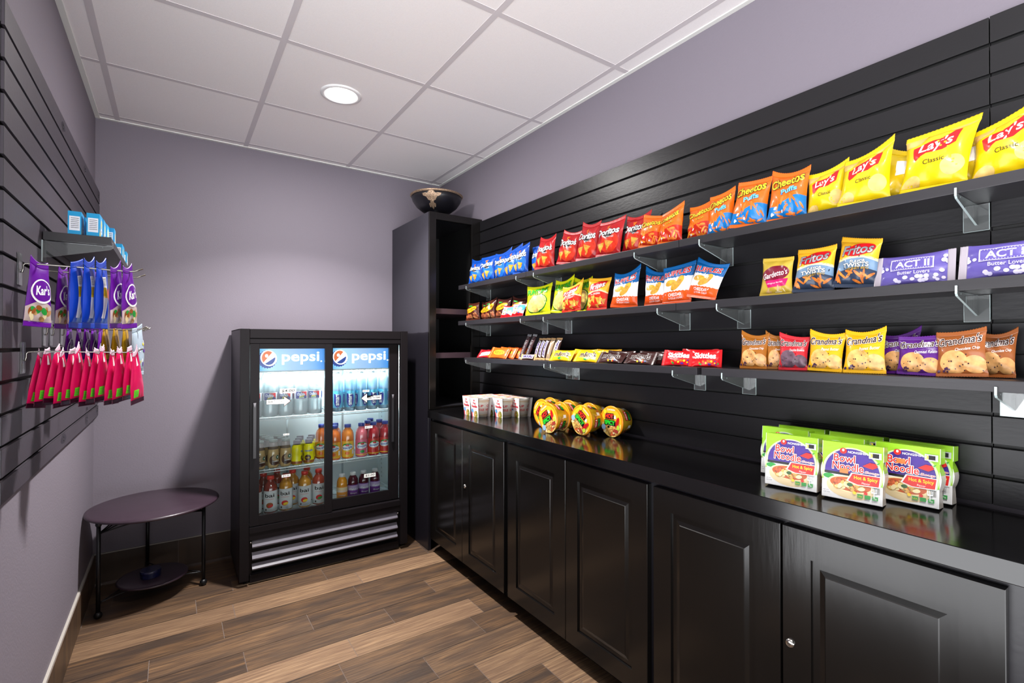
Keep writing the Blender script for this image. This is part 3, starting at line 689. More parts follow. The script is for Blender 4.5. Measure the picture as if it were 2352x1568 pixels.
# ------------------------------------------------------------------ right wall shelves and their acrylic brackets
shelf_m = mat('shelf_black', (40, 38, 42), rough=.4, bump=.2, bscale=60, stretch=(1, .12, 1), var=.12, vscale=12)
acr = glassmat('acrylic', (236, 240, 240), .14, .05, .05); acr_e = mat('acrylic_edge', (190, 205, 205), rough=.15, spec=.6)
SH = {'top': (1.608, 1.634, [(-.632, -1.357), (-1.359, -2.285), (-2.287, -3.26)]),
      'middle': (1.383, 1.409, [(-.628, -1.442), (-1.444, -2.271), (-2.273, -3.26)]),
      'bottom': (1.155, 1.181, [(-.708, -1.531), (-1.533, -2.358), (-2.376, -3.26)])}
seg = ['far left', 'centre', 'near right']
for nm, (z0, z1, ss) in SH.items():
    for i, (a, b_) in enumerate(ss):
        o = MB().box((1.965, b_, z0), (2.1235, a, z1), shelf_m).build('wall_shelf', bevel=.0012)
        tag(o, f'black wooden wall shelf board, {seg[i]} piece of the {nm} row', 'shelf', 'wall shelves')
BR = {'top': [-.741, -1.276, -1.428, -2.083, -2.372, -3.043], 'middle': [-.737, -1.315, -1.508, -2.194, -2.437, -3.043], 'bottom': [-.737, -1.514, -1.563, -2.261, -2.455, -3.108]}
def bracket(y, zs):
    c = empty('shelf_bracket', (2.125, y, zs))
    # side plate in the x-z plane, local: x<0 towards the room, z=0 at the shelf's underside
    prof = [(-.002, -.001), (-.150, -.001), (-.1575, .008), (-.1655, .012), (-.1660, -.006), (-.160, -.012), (-.004, -.052), (-.002, -.052)]
    n = len(prof); vs = [(x, -.0022, z) for x, z in prof] + [(x, .0022, z) for x, z in prof]
    p = MB(); p.add(vs, [tuple(range(n)), tuple(range(2 * n - 1, n - 1, -1))], acr)
    p.add(vs, [(i, (i + 1) % n, n + (i + 1) % n, n + i) for i in range(n)], acr_e)
    p.build('side_plate', c)
    q = MB(); q.box((-.0035, -.024, -.0665), (-.0006, .024, -.002), acr); 
    for yy in (-.0245, .0237): q.box((-.0036, yy, -.0665), (-.0006, yy + .0008, -.002), acr_e)
    q.box((-.0036, -.0245, -.0672), (-.0006, .0245, -.0665), acr_e)
    q.build('back_plate', c)
    MB().lathe([(.0005, -.0001), (.0018, -.0001)], acr_e, 10, (-.14, -.0026, -.006), axis='y').build('rivet', c)
    return c
BR0 = None
for nm, ys in BR.items():
    for i, y in enumerate(ys):
        if BR0 is None: BR0 = b = bracket(y, SH[nm][0])
        else: b = copy_tree(BR0); b.location = (2.125, y, SH[nm][0])
        tag(b, f'clear acrylic bracket, {ORD[i]} under the {nm} shelf row', 'shelf bracket', 'acrylic shelf brackets')
# ================================================================== SNACKS ON THE SHELVES
XS = 2.03
def place(kind, y, z, w, h, t, x, yaw, lean, roll, label, cat, group, seed, nm):
    o = pack(kind, w, h, t, (x, y, z), R(yaw), R(lean), R(roll), seed, nm)
    return tag(o, label, cat, group)
def fix_base(o, z):
    """set a tilted pack down so that its lowest point rests on the surface"""
    mw = o.matrix_world.copy(); lo = 1e9
    for c in o.children:
        co = np.empty(len(c.data.vertices) * 3); c.data.vertices.foreach_get('co', co); co = co.reshape(-1, 3)
        zz = co @ np.array(mw)[2, :3] + mw[2][3]; lo = min(lo, zz.min())
    mw.translation.z += z - lo + .0004; o.matrix_world = mw
    return o
def put(*a, **k):
    z = a[2]; return fix_base(place(*a), z)
ZT, ZM, ZB = 1.634, 1.409, 1.181
seed = 10
# kind, y, w, h, x, yaw, lean, roll
TOP = [
 ('cool', -.735, .125, .150, 2.030, 10, 6, 0), ('cool', -.872, .125, .157, 2.035, 10, 7, -2), ('cool', -1.000, .120, .158, 2.04, 8, 7, 3), ('cool', -1.125, .135, .160, 2.035, 8, 8, -2), ('cool', -1.245, .105, .152, 2.01, 14, 5, 2), ('cool', -1.338, .100, .152, 2.065, 16, 5, 0),
 ('nacho', -1.440, .130, .158, 2.02, 6, 6, 3), ('nacho', -1.595, .128, .158, 2.03, 8, 9, 8), ('nacho', -1.735, .128, .170, 2.03, 4, 8, 5), ('nacho', -1.878, .140, .160, 2.02, 5, 9, 4), ('nacho', -1.985, .115, .158, 2.06, 8, 8, 6),
 ('crunchy', -2.103, .105, .128, 2.02, 5, 8, 8), ('crunchy', -2.206, .100, .136, 2.015, 4, 7, 3), ('crunchy', -2.310, .100, .132, 2.045, 4, 8, 4),
 ('puffs', -2.406, .094, .150, 2.03, 5, 7, 0), ('puffs', -2.508, .122, .155, 2.02, 0, 8, 6), ('puffs', -2.632, .116, .153, 2.02, 3, 8, 2),
 ('lays', -2.735, .105, .138, 2.04, 4, 8, 0), ('lays', -2.838, .120, .146, 2.015, 0, 10, 2), ('lays_back', -2.905, .10, .135, 2.075, 10, 6, 6), ('lays', -2.982, .140, .158, 2.02, -3, 9, 6), ('lays_back', -3.045, .11, .135, 2.08, 4, 6, 0), ('lays', -3.118, .128, .148, 2.03, -6, 9, -2)]
NAMES = {'cool': ('glossy blue corner-chip bag', 'blue tortilla chip bags'), 'nacho': ('glossy red tortilla chip bag', 'red tortilla chip bags'), 'crunchy': ('orange and red crunchy cheese snack bag', 'orange and red cheese snack bags'),
 'puffs': ('orange and blue cheese puff bag', 'orange and blue puff bags'), 'lays': ('yellow potato chip bag with round logo', 'yellow potato chip bags'), 'lays_back': ('crumpled yellow chip bag turned sideways', 'sideways yellow chip bags')}
def ordn(i, n): return ['first', 'second', 'third', 'fourth', 'fifth', 'sixth', 'seventh', 'eighth', 'ninth', 'tenth', 'eleventh', 'twelfth', 'thirteenth'][i] + ' from the left' if n > 1 else 'the only one'
def run(items, z, names, where, cat, nm, tk, s0):
    cnt = {}
    for it in items: cnt[it[0]] = cnt.get(it[0], 0) + 1
    idx = {}
    for n, it in enumerate(items):
        k, y, w_, h_, x, yaw, ln, rl = it[:8]; i = idx.get(k, 0); idx[k] = i + 1
        d, g_ = names[k]
        lab = f'{d} on the {where}, {ordn(i, cnt[k])}' if cnt[k] > 1 else f'{d} on the {where}'
        t = it[8] if len(it) > 8 else tk
        put(k, y, z, w_, h_, t, x, yaw, ln, rl, lab, cat, g_ + ' on the ' + where if cnt[k] > 1 else None, s0 + n, nm)
run(TOP, ZT, NAMES, 'top shelf', 'snack bag', 'chip_bag', .05, 20)
MID = [
 ('nuts', -.735, .125, .106, 2.01, 8, 8, -4), ('nuts', -.815, .11, .104, 2.06, 16, 8, 4), ('nuts', -.905, .09, .114, 2.03, 20, 6, 0), ('nuts', -1.02, .12, .110, 2.04, 8, 8, 3), ('nuts', -1.14, .10, .108, 2.06, 10, 8, 3), ('nuts', -1.235, .10, .112, 2.09, 8, 5, 0),
 ('animals', -1.12, .10, .075, 1.995, 8, 30, 4, .03), ('animals', -1.225, .09, .078, 2.00, 16, 26, 0, .03),
 ('onion', -1.385, .170, .150, 2.02, 12, 8, -2), ('onion', -1.540, .12, .160, 2.045, 12, 6, 4), ('onion', -1.655, .11, .158, 2.088, 8, 3, -4),
 ('fritos', -1.672, .118, .122, 1.995, 8, 10, -3, .045), ('fritos', -1.812, .118, .145, 2.02, 8, 8, 2),
 ('ruffles', -1.972, .125, .146, 2.02, 12, 7, 3), ('ruffles', -2.112, .115, .140, 2.05, 5, 8, 0), ('ruffles', -2.232, .132, .150, 2.02, 3, 9, 0), ('ruffles', -2.347, .130, .130, 2.00, 0, 16, 12),
 ('mix', -2.600, .100, .122, 2.02, 0, 8, 0, .03), ('twists', -2.707, .112, .132, 2.02, 0, 9, 2), ('twists', -2.813, .105, .140, 2.02, 0, 10, 5),
 ('popcorn', -2.944, .165, .083, 2.02, 0, 12, 0, .022), ('popcorn', -3.115, .165, .086, 2.02, 0, 12, 0, .022)]
NM = {'nuts': ('dark brown bite-size cookie bag', 'brown cookie bags'), 'animals': ('small white and red cracker packet', 'cracker packets'), 'onion': ('lime yellow onion ring snack bag', 'lime yellow snack bags'),
 'fritos': ('orange and red corn chip bag', 'corn chip bags'), 'ruffles': ('blue, white and orange ridged chip bag', 'ridged chip bags'), 'mix': ('gold snack mix bag with maroon oval logo',), 'twists': ('slate blue and yellow twisted corn chip bag', 'twisted corn chip bags'),
 'popcorn': ('purple popcorn packet in clear wrap', 'purple popcorn packets')}
NM['mix'] = ('gold snack mix bag with maroon oval logo', 'x')
DES['popcorn']['land'] = True
run(MID, ZM, NM, 'middle shelf', 'snack bag', 'snack_bag', .042, 60)
BOT = [
 ('redbar', -.885, .13, .062, 1.998, 10, 40, 0, .010), ('redbar', -.91, .13, .062, 2.028, 10, 40, 0, .010),
 ('reese', -1.035, .15, .072, 1.995, 12, 34, 2, .010), ('reese', -1.075, .14, .074, 2.022, 12, 34, 2, .010), ('reese', -1.11, .14, .074, 2.048, 12, 34, 2, .010), ('reese', -1.14, .13, .074, 2.074, 12, 34, 2, .010),
 ('peanut', -1.59, .150, .062, 1.995, 4, 34, 0, .018), ('peanut', -1.775, .155, .064, 1.99, 4, 36, 0, .018), ('peanut', -1.71, .15, .062, 2.03, 0, 24, 0, .018), ('peanut', -1.83, .15, .062, 2.06, 0, 20, 0, .018),
 ('milk', -1.915, .145, .056, 1.99, 2, 42, 0, .018), ('milk', -2.075, .145, .058, 1.99, 2, 38, 0, .018), ('milk', -1.93, .15, .056, 2.035, 0, 22, 0, .018), ('milk', -2.10, .15, .056, 2.04, 0, 20, 0, .018), ('milk', -2.168, .09, .052, 2.03, 8, 22, 0, .012),
 ('skittles', -2.255, .14, .062, 1.995, 2, 24, 0, .018), ('skittles', -2.30, .15, .064, 2.055, 0, 12, 0, .014), ('skittles', -2.365, .11, .062, 2.00, 20, 16, 0, .018)]
NB = {'redbar': ('red and white mini candy packet', 'red candy packets'), 'reese': ('bright orange peanut butter candy packet', 'orange candy packets'), 'peanut': ('yellow peanut candy packet', 'yellow candy packets'),
 'milk': ('dark brown chocolate candy packet', 'brown candy packets'), 'skittles': ('bright red fruit candy packet', 'red fruit candy packets')}
run(BOT, ZB, NB, 'bottom shelf', 'candy packet', 'candy_packet', .018, 100)
CK = [('ck_choc', -2.532, .088, .108, 2.01, 4, 8, 0, .03), ('ck_choc', -2.592, .06, .106, 2.04, 30, 4, 0, .02), ('ck_red', -2.650, .086, .103, 2.02, 3, 8, 0, .03), ('ck_pb', -2.742, .094, .108, 2.01, 0, 8, 2, .03), ('ck_pb', -2.842, .100, .112, 2.005, -2, 8, -1, .03),
 ('ck_oat', -2.905, .085, .104, 2.05, 0, 8, 0, .03), ('ck_oat', -2.957, .092, .098, 2.01, 0, 8, 2, .03), ('ck_brown', -3.042, .094, .108, 2.00, -3, 8, -3, .03), ('ck_brown', -3.088, .07, .102, 2.06, 0, 8, 0, .03)]
NC = {'ck_choc': ('tan brown chocolate chip cookie packet', 'tan brown cookie packets'), 'ck_red': ('red chocolate cookie packet', 'x'), 'ck_pb': ('yellow peanut butter cookie packet', 'yellow cookie packets'),
 'ck_oat': ('purple oatmeal cookie packet', 'purple cookie packets'), 'ck_brown': ('copper brown chocolate chip cookie packet', 'copper brown cookie packets')}
run(CK, ZB, NC, 'bottom shelf', 'cookie packet', 'cookie_packet', .03, 140)
# candy bars standing on end: a landscape pack turned upright
def upright(kind, y, x, w_, h_, t, lean, tilt, label, group, seed_):
    root = pack(kind, w_, h_, t, (0, 0, 0), 0, 0, 0, seed_, 'candy_bar', facing=0, wr=.4)
    root.matrix_world = Matrix.Translation((x, y, ZB)) @ Matrix.Rotation(-PI / 2, 4, 'Z') @ Matrix.Rotation(-R(lean), 4, 'X') @ Matrix.Rotation(R(tilt), 4, 'Y') @ Matrix.Rotation(-PI / 2, 4, 'Y') @ Matrix.Translation((w_ / 2, 0, -h_ / 2))
    fix_base(root, ZB); return tag(root, label, 'candy bar', group)
for i, (y, x) in enumerate(((-1.250, 2.005), (-1.300, 2.005))):
    upright('hershey', y, x, .145, .036, .012, 22, 6, f'dark brown chocolate bar with silver ends standing up, {["left", "right"][i]} one of two', 'dark chocolate bars', 200 + i)
for i, (k, y, x) in enumerate((('snickers', -1.350, 2.03), ('snickers', -1.388, 2.025), ('snickers', -1.425, 2.02), ('almond', -1.463, 2.02), ('almond', -1.492, 2.03), ('snickers', -1.522, 2.015))):
    upright(k, y, x, .118, .034, .018, 18, 4, f'{"brown" if k == "snickers" else "tan and silver"} nougat candy bar standing up, {ORD[i]} of the upright six', 'upright nougat bars', 210 + i)
tag(fix_base(pack('snickers', .115, .032, .018, (1.98, -1.352, ZB), R(4), R(20), 0, 220, 'candy_bar', wr=.4), ZB), 'brown nougat candy bar lying flat in front of the upright bars', 'candy bar')

# ------------------------------------------------------------------ cup noodles in printed sleeves
cupm = mat('foam_cup', (232, 226, 214), rough=.6); card = mat('sleeve_card', (236, 232, 230), rough=.45); pinkp = foil('print_pink', (226, 96, 120)); sk = foil('print_sky', (90, 160, 220))
PSL = Print(1.2)
PSL.chips([NOOD, food('noodle_green', (150, 150, 40))], 9, -.2, .42, .05, .32, .12, 3); PSL.ell(sk, -.32, .38, .13, .13); PSL.rect(pinkp, -.5, .0, -.36, .3); PSL.up()
PSL.text(RED, 'Cup', 0, .86, .36, .15, bold=.04, outline=pinkp, ow=.03); PSL.up(); PSL.text(RED, 'Noodles', 0, .68, .72, .15, bold=.04, outline=pinkp, ow=.03); PSL.text(pinkp, 'CHICKEN FLAVOR', 0, .5, .6, .05); PSL.ell(RED, 0, 1.04, .07, .05)
PTP = Print(1.0); PTP.chips([NOOD, pinkp, foil('print_peach', (240, 180, 150)), CREAM], 14, -.45, .45, .05, .95, .14, 9); PTP.up(); PTP.text(RED, 'Cup Noodles', 0, .5, .8, .16)
PCUP = Print(.5)
for x in (-.37, -.13, .11, .35): PCUP.text(RED, 'CUP', x, .30, .16, .06, bold=.05); PCUP.text(RED, 'NOODLES', x, .20, .2, .06, bold=.05)
PCUP.rect(GOLD, -.5, .395, .5, .402); PCUP.rect(GOLD, -.5, .06, .5, .067); PCUP.rect(TAN, -.5, .42, .5, .44)
def cup():
    c = empty('cup_noodles')
    b = MB(); b.lathe([(.0005, .003), (.031, .003), (.032, 0), (.034, .0), (.0455, .098), (.047, .100), (.047, .104), (.044, .105), (.0005, .105)], cupm, 32)
    def SC_(x, z, o=0):
        Z = z / .5 * .105; r = .034 + (.0455 - .034) * np.clip(Z / .098, 0, 1) + o; a = np.asarray(x) * 2 * PI; return r * np.cos(a), r * np.sin(a), Z
    lay(b, 'cupP', PCUP, np.linspace(-.5, .5, 33), np.linspace(0, .5, 3), SC_)
    b.build('cup', c, normals=False)
    s = MB()   # sleeve wraps front (-x), top and back; tapered
    def F(x, z, o=0): Z = z / 1.2 * .106; hwid = .034 + .009 * Z / .106; return -(hwid + .004 + o) + 0 * x, -x * 2 * (hwid - .0), Z
    g = [(x, z) for z in np.linspace(0, 1.2, 5) for x in np.linspace(-.5, .5, 5)]
    gx, gz = np.array([a for a, _ in g]), np.array([b_ for _, b_ in g])
    fs = [(j * 5 + i, j * 5 + i + 1, j * 5 + i + 6, j * 5 + i + 5) for j in range(4) for i in range(4)]
    for sg in (1, -1):
        for o_ in (0, -.0008):
            X, Y, Z = F(gx, gz, o_); s.add(np.stack([X * sg, Y, Z], 1), fs, card)
    zt = .1066
    s.box((-.047, -.043, zt), (.047, .043, zt + .0008), card)
    lay(s, 'slF', PSL, np.linspace(-.5, .5, 5), np.linspace(0, 1.2, 5), F, .0001)
    lay(s, 'slT', PTP, np.linspace(-.5, .5, 3), np.linspace(0, 1, 3), lambda x, z, o=0: (z * .094 - .047, -x * .086, zt + .0008 + o + 0 * x), .0001)
    s.build('paper_sleeve', c, normals=False)
    return c
c0 = cup(); first = True
CUPS = [(1.893, -.945, 'front row, left cup'), (1.893, -1.033, 'front row, right cup'), (1.990, -.950, 'middle row, left cup'), (1.990, -1.038, 'middle row, middle cup'), (1.990, -1.126, 'middle row, right cup'), (2.076, -.990, 'back row, left cup'), (2.076, -1.078, 'back row, middle cup'), (2.076, -1.166, 'back row, right cup')]
CUPS = [(x - .003 if x > 2.05 else x, y, l) for x, y, l in CUPS]
for i, (x, y, l) in enumerate(CUPS):
    c = c0 if first else copy_tree(c0); first = False
    c.location = (x, y, .8605); c.rotation_euler = (0, 0, R([0, 1, -2, 1, 2, 0, -1, 1][i]))
    tag(c, f'white noodle cup in a printed paper sleeve on the worktop, {l}', 'noodle cup', 'sleeved noodle cups')
c0.scale = (1, 1, 1)

# ------------------------------------------------------------------ hot & spicy noodle bowls lying on their sides
lidm = foil('lid_orange', (244, 150, 24)); bodm = foil('bowl_yellow', (220, 178, 30)); foilw = foil('lid_pale', (250, 214, 120))
PL = Print(1.0)
PL.ell(foil('lid_gold', (250, 190, 40)), 0, .47, .44, .44, n=40); PL.up()
PL.wedge(foilw, 0, .42, .42, PI * .98, PI * 2.02); PL.up(); PL.chips([NOOD, food('noodle_red', (190, 90, 50), .6, 140), CREAM, NOOD], 44, -.3, .3, .1, .42, .08, 12); PL.up()
PL.poly(BLACK, [(-.27, .57), (.12, .58), (.11, .77), (-.26, .76)]); PL.poly(BLACK, [(-.31, .37), (.21, .37), (.18, .55), (-.29, .55)]); PL.ell(RED, .27, .5, .06, .17, -.3); PL.up()
PL.text(foil('print_hot_red', (230, 40, 30)), 'HOT', -.075, .67, .34, .15, bold=.08); PL.text(foil('print_neon_leaf', (40, 200, 50)), 'SPICY', -.055, .462, .46, .145, bold=.08); PL.text(WHITE, '&', .18, .66, .11, .12, bold=.06)
PL.text(WHITE, 'CHICKEN', 0, .88, .34, .055, bold=.02); PL.ell(YEL, -.26, .8, .07, .07); PL.ell(foil('print_powder', (150, 190, 230)), -.33, .3, .09, .09); PL.rect(foil('print_brick', (160, 60, 50)), .14, .16, .3, .27); PL.ell(foil('print_lime2', (190, 220, 60)), .3, .33, .06, .08)
PB = Print(.25)
for q in (-.42, -.17, .08, .33): PB.chips([NOOD, food('noodle_red', (190, 90, 50))], 8, q - .1, q + .1, .05, .2, .03, 2)
PB.up()
for q in (-.42, -.17, .08, .33): PB.poly(RED, [(q - .055, .13), (q + .05, .13), (q + .05, .2), (q - .055, .2)]); PB.poly(BLACK, [(q - .06, .05), (q + .055, .05), (q + .055, .12), (q - .06, .12)])
PB.up()
for q in (-.42, -.17, .08, .33): PB.text(foil('print_neon_leaf', (40, 200, 50)), 'SPICY', q, .085, .1, .045, bold=.05); PB.text(WHITE, 'HOT &', q, .165, .09, .04, bold=.04); PB.rect(WHITE, q + .09, .05, q + .13, .12)
def nbowl():
    c = empty('noodle_bowl')
    b = MB(); b.lathe([(.0005, .078), (.046, .078), (.050, .075), (.0625, .008), (.064, .004)], bodm, 44, axis='x')
    def SB(x, z, o=0):
        Z = .074 - z / .25 * .066; r = np.interp(Z, [.008, .075], [.0625, .050]) + o; a = -np.asarray(x) * 2 * PI; return Z, r * np.cos(a), r * np.sin(a)
    lay(b, 'nbB', PB, np.linspace(-.5, .5, 41), np.linspace(0, .25, 3), SB)
    b.build('bowl_body', c, normals=False)
    l = MB(); l.lathe([(.0005, 0), (.060, 0), (.0665, -.0005), (.0675, .002), (.0665, .0045), (.060, .0045)], lidm, 48, axis='x')
    lay(l, 'nbL', PL, np.linspace(-.5, .5, 3), np.linspace(0, 1, 3), lambda x, z, o=0: (-.0005 - o + 0 * x, -x * .134, (z - .5) * .134), .00012)
    l.build('lid', c, normals=False)
    return c
n0 = nbowl(); RB = .0677
for i, (x, y, a, l) in enumerate([(1.874, -1.652, 32, 'front left one with tilted lid'), (1.958, -1.783, -38, 'front middle one, lid turned clockwise'), (2.038, -1.885, 0, 'front right one with upright lid'),
      (1.958, -1.500, 50, 'far left one, partly hidden'), (1.958, -1.640, 20, 'behind the front left one'), (2.041, -1.462, 10, 'back row, far left'), (2.041, -1.602, 0, 'back row, second from left'), (2.041, -1.743, -20, 'back row, behind front middle')]):
    c = n0 if i == 0 else copy_tree(n0)
    c.location = (x, y, .860 + RB + .0006); c.rotation_euler = (R(-a), 0, 0)
    tag(c, f'round orange spicy noodle bowl on its side, {l}', 'noodle bowl', 'noodle bowls lying on their sides')

# ------------------------------------------------------------------ boxed bowl noodle soups
lime = foil('box_lime', (150, 205, 40)); vio = foil('box_violet', (70, 44, 140)); boxw = foil('box_white', (232, 232, 232)); bred = foil('box_red', (214, 40, 36)); cob = foil('box_cream_bowl', (228, 206, 160))
PX = Print(1.1)
PX.rect(lime, -.5, .35, .5, 1.1); PX.rect(boxw, -.5, 0, .5, .36); PX.up(); PX.ell(foil('box_pale_green', (200, 230, 170)), 0, .52, .50, .50, n=40); PX.up(); PX.ell(vio, 0, .54, .455, .455, n=40); PX.up()
PX.rect(boxw, -.46, -.0, .46, .47); PX.rect(foil('box_grey', (200, 198, 190)), .2, .2, .46, .47); PX.up(); PX.rect(BLACK, -.46, .47, .46, .52); PX.ell(GRN, -.38, .42, .1, .05); PX.up()
PX.ell(cob, -.02, .25, .40, .22, -.06, 36); PX.up(); PX.ell(CREAM, -.02, .31, .38, .155, -.06, 36); PX.up(); PX.ell(foil('soup_red', (196, 90, 40)), -.02, .31, .34, .13, -.06, 36); PX.up()
PX.chips([NOOD, food('noodle_pale', (240, 214, 140), .3, 160), food('noodle_red', (190, 90, 50)), NOOD, CREAM], 46, -.27, .23, .23, .39, .055, 21); PX.up(); PX.ell(foil('herb', (50, 90, 40)), -.02, .31, .05, .035)
PX.poly(boxw, [(.0, .545), (.48, .545), (.46, .33), (.1, .32), (-.08, .38)]); PX.up(); PX.poly(bred, [(.02, .53), (.46, .53), (.44, .345), (.1, .335), (-.05, .385)]); PX.up()
PX.text(YEL, 'Hot & Spicy', .235, .455, .38, .085, bold=.04); PX.text(WHITE, 'Flavor', .24, .375, .13, .035)
PX.text(bred, 'Bowl', -.12, .80, .36, .15, bold=.03, outline=WHITE, ow=.08, rot=-.02); PX.up(); PX.text(bred, 'Noodle', -.06, .645, .52, .15, bold=.03, outline=WHITE, ow=.08, rot=-.02); PX.text(bred, 'Soup', .33, .585, .22, .06, outline=WHITE, ow=.08, shear=.2); PX.up()
PX.poly(bred, [(.18, .70), (.3, .78), (.4, .77), (.42, .71), (.34, .66)]); PX.poly(GRN, [(.4, .77), (.46, .81), (.43, .76)]); PX.ell(bred, -.14, .945, .06, .055); PX.up(); PX.ell(WHITE, -.14, .96, .02, .025); PX.text(WHITE, 'NONGSHIM', .1, .935, .32, .045, bold=.03)
PX.rect(SIL, .28, .86, .48, .98); PX.up(); PX.rect(BLACK, .34, .88, .44, .96); PX.text(YEL, '3', .315, .92, .05, .07, bold=.04)
for i, q in enumerate((.15, .27, .39)): PX.rect(GRN, q - .045, .09, q + .045, .16)
PX.up(); PX.text(YEL, 'USA', .15, .12, .07, .03); PX.text(WHITE, '0g', .39, .12, .05, .035); PX.ell(bred, .24, .19, .03, .03); PX.ell(YEL, .06, .17, .03, .03)
for i in range(4): PX.rect(SIL, .33 + i * .025, .24, .342 + i * .025, .31)
PX.rect(SIL, .33, .22, .417, .24); PX.rect(SIL, .365, .14, .38, .22)
PX.text(foil('print_grey', (110, 110, 120)), 'NET WT', -.42, .14, .1, .02); PX.text(foil('print_grey', (110, 110, 120)), '3.03 OZ', -.41, .1, .12, .02)
sticker = foil('price_sticker', (252, 120, 60))
def soup_box(st=None):
    c = empty('soup_box'); W, Hh, D = .131, .1425, .046
    prof = []   # outline with the bulging sides of the bowl cut-out
    for x, z in [(-.5, 1.1), (.5, 1.1), (.5, .82)]: prof.append((x, z))
    for a in np.linspace(.55, -.45, 9): prof.append((.02 + .50 * math.cos(a) * 1.0, .52 + .5 * math.sin(a)))
    for x, z in [(.47, .28), (.49, .0), (.28, .0)]: prof.append((x, z))
    for a in np.linspace(-.35 * PI, -.65 * PI, 5)[1:-1]: prof.append((.55 * math.cos(a) * .9, .44 + .5 * math.sin(a) + .0))
    for x, z in [(-.28, .0), (-.49, .0), (-.47, .28)]: prof.append((x, z))
    for a in np.linspace(PI + .45, PI - .55, 9): prof.append((-.02 + .50 * math.cos(a), .52 + .5 * math.sin(a)))
    prof.append((-.5, .82)); prof = [(x, max(z, 0)) for x, z in prof]
    pts = [(-x * W, z / 1.1 * Hh) for x, z in prof]; n = len(pts)
    b = MB(); vs = [(0, y, z) for y, z in pts] + [(D, y, z) for y, z in pts]
    b.add(vs, [tuple(range(n)), tuple(range(2 * n - 1, n - 1, -1))], boxw)
    side_m = foil('box_side', (214, 206, 196))
    for i in range(n):
        top = pts[i][1] > Hh * .98 and pts[(i + 1) % n][1] > Hh * .98
        b.add([vs[i], vs[(i + 1) % n], vs[n + (i + 1) % n], vs[n + i]], [(0, 1, 2, 3)], lime if (top or pts[i][1] > Hh * .6) else side_m)
    # the print is drawn only inside the outline
    F = lambda x, z, o=0: (-o + 0 * x, -x * W * .985, np.clip(z / 1.1 * Hh, .001, None))
    lay(b, 'sbx', PX, np.linspace(-.5, .5, 3), np.linspace(0.0, 1.1, 3), F, .00012)
    b.build('carton', c, normals=False)
    if st:
        s = MB(); x, z = st; s.box((-.0042, -(x + .07) * W, (z - .045) / 1.1 * Hh), (-.0030, -(x - .07) * W, (z + .045) / 1.1 * Hh), sticker); s.build('price_sticker', c)
    return c
SB = [(1.880, -2.710, 10, 'front left box', None), (1.889, -2.855, 9, 'front middle, orange sticker below title', (-.12, .56)), (1.985, -2.938, 4, 'right, orange sticker on title', (-.08, .78)),
      (1.985, -2.638, 5, 'second in left row', None), (2.048, -2.655, 3, 'rearmost box in the left row', None), (1.968, -2.785, 6, 'second in middle row', None), (2.050, -2.800, 3, 'rearmost box in the middle row', None), (2.055, -2.945, 3, 'rearmost box in the right row', None)]
b0 = None
for x, y, yw, l, st in SB:
    if st: c = soup_box(st)
    elif b0 is None: c = b0 = soup_box()
    else: c = copy_tree(b0)
    c.location = (x, y, .8645 if yw else .8605); c.rotation_euler = (0, R(6), R(yw))
    c.location.z = .8606 + .046 * math.sin(R(6))
    tag(c, f'green and purple boxed noodle soup on worktop, {l}', 'soup box', 'boxed noodle soups')
# ================================================================== GLASS-DOOR DRINKS FRIDGE
fr = empty('drinks_fridge', (1.221, -.26, 0)); tag(fr, 'black two-door sliding glass drinks fridge with a lit blue sign across its top', 'fridge')
fblk = mat('fridge_black', (20, 17, 19), rough=.34, spec=.13, bump=.06, bscale=300); fside = mat('fridge_side', (38, 36, 46), rough=.4, spec=.4, bump=.08, bscale=260)
fwhite = mat('fridge_liner', (214, 222, 222), rough=.45); fdark = mat('fridge_gap', (9, 9, 10), rough=.6); louver = mat('fridge_louver', (92, 88, 98), rough=.42)
X0, X1, FY, BY, FT = .762, 1.680, -.50, -.022, 1.343
def L(o): return loc(o)
mb = MB()
mb.box((X0, -.47, .03), (X0 + .004, BY, FT), fside); mb.box((X1 - .004, -.47, .03), (X1, BY, FT), fside)
mb.box((X0, -.47, FT - .004), (X1, BY, FT), fside); mb.box((X0, BY - .004, .03), (X1, BY, FT), fside)
mb.box((X0 + .004, -.44, .03), (X1 - .004, BY - .004, .30), fdark)
L(mb.build('outer_shell', fr))
mb = MB()   # white liner
for a, b_ in (((.795, -.445, .30), (.80, -.05, 1.262)), ((1.650, -.445, .30), (1.655, -.05, 1.262)), ((.80, -.055, .30), (1.65, -.05, 1.262)), ((.80, -.445, .300), (1.65, -.05, .306)), ((.80, -.445, 1.257), (1.65, -.05, 1.262))): mb.box(a, b_, fwhite)
for y in (-.12, -.36):
    for k in range(30):
        for x, sg in ((.8005, 1), (1.6495, -1)): mb.box((x, y - .002, .36 + k * .029), (x + sg * .0006, y + .002, .372 + k * .029), fdark)
for x in (1.06, 1.40): mb.box((x, -.0555, .31), (x + .012, -.0545, 1.25), mat('liner_rail', (170, 180, 182), rough=.3, metal=.5))
L(mb.build('inner_liner', fr))
mb = MB()   # front frame
mb.box((X0, FY, .03), (.806, -.471, FT), fblk); mb.box((1.635, FY, .03), (X1, -.471, FT), fblk)
mb.box((.807, FY + .001, 1.294), (1.634, -.471, FT - .001), fblk); mb.box((.807, FY + .004, 1.266), (1.634, -.471, 1.292), fblk)
mb.box((.807, FY - .001, .272), (1.634, -.471, .303), fblk); mb.box((.807, FY + .003, .235), (1.634, -.471, .271), fblk)
L(mb.build('front_frame', fr, bevel=.0015))
mb = MB()
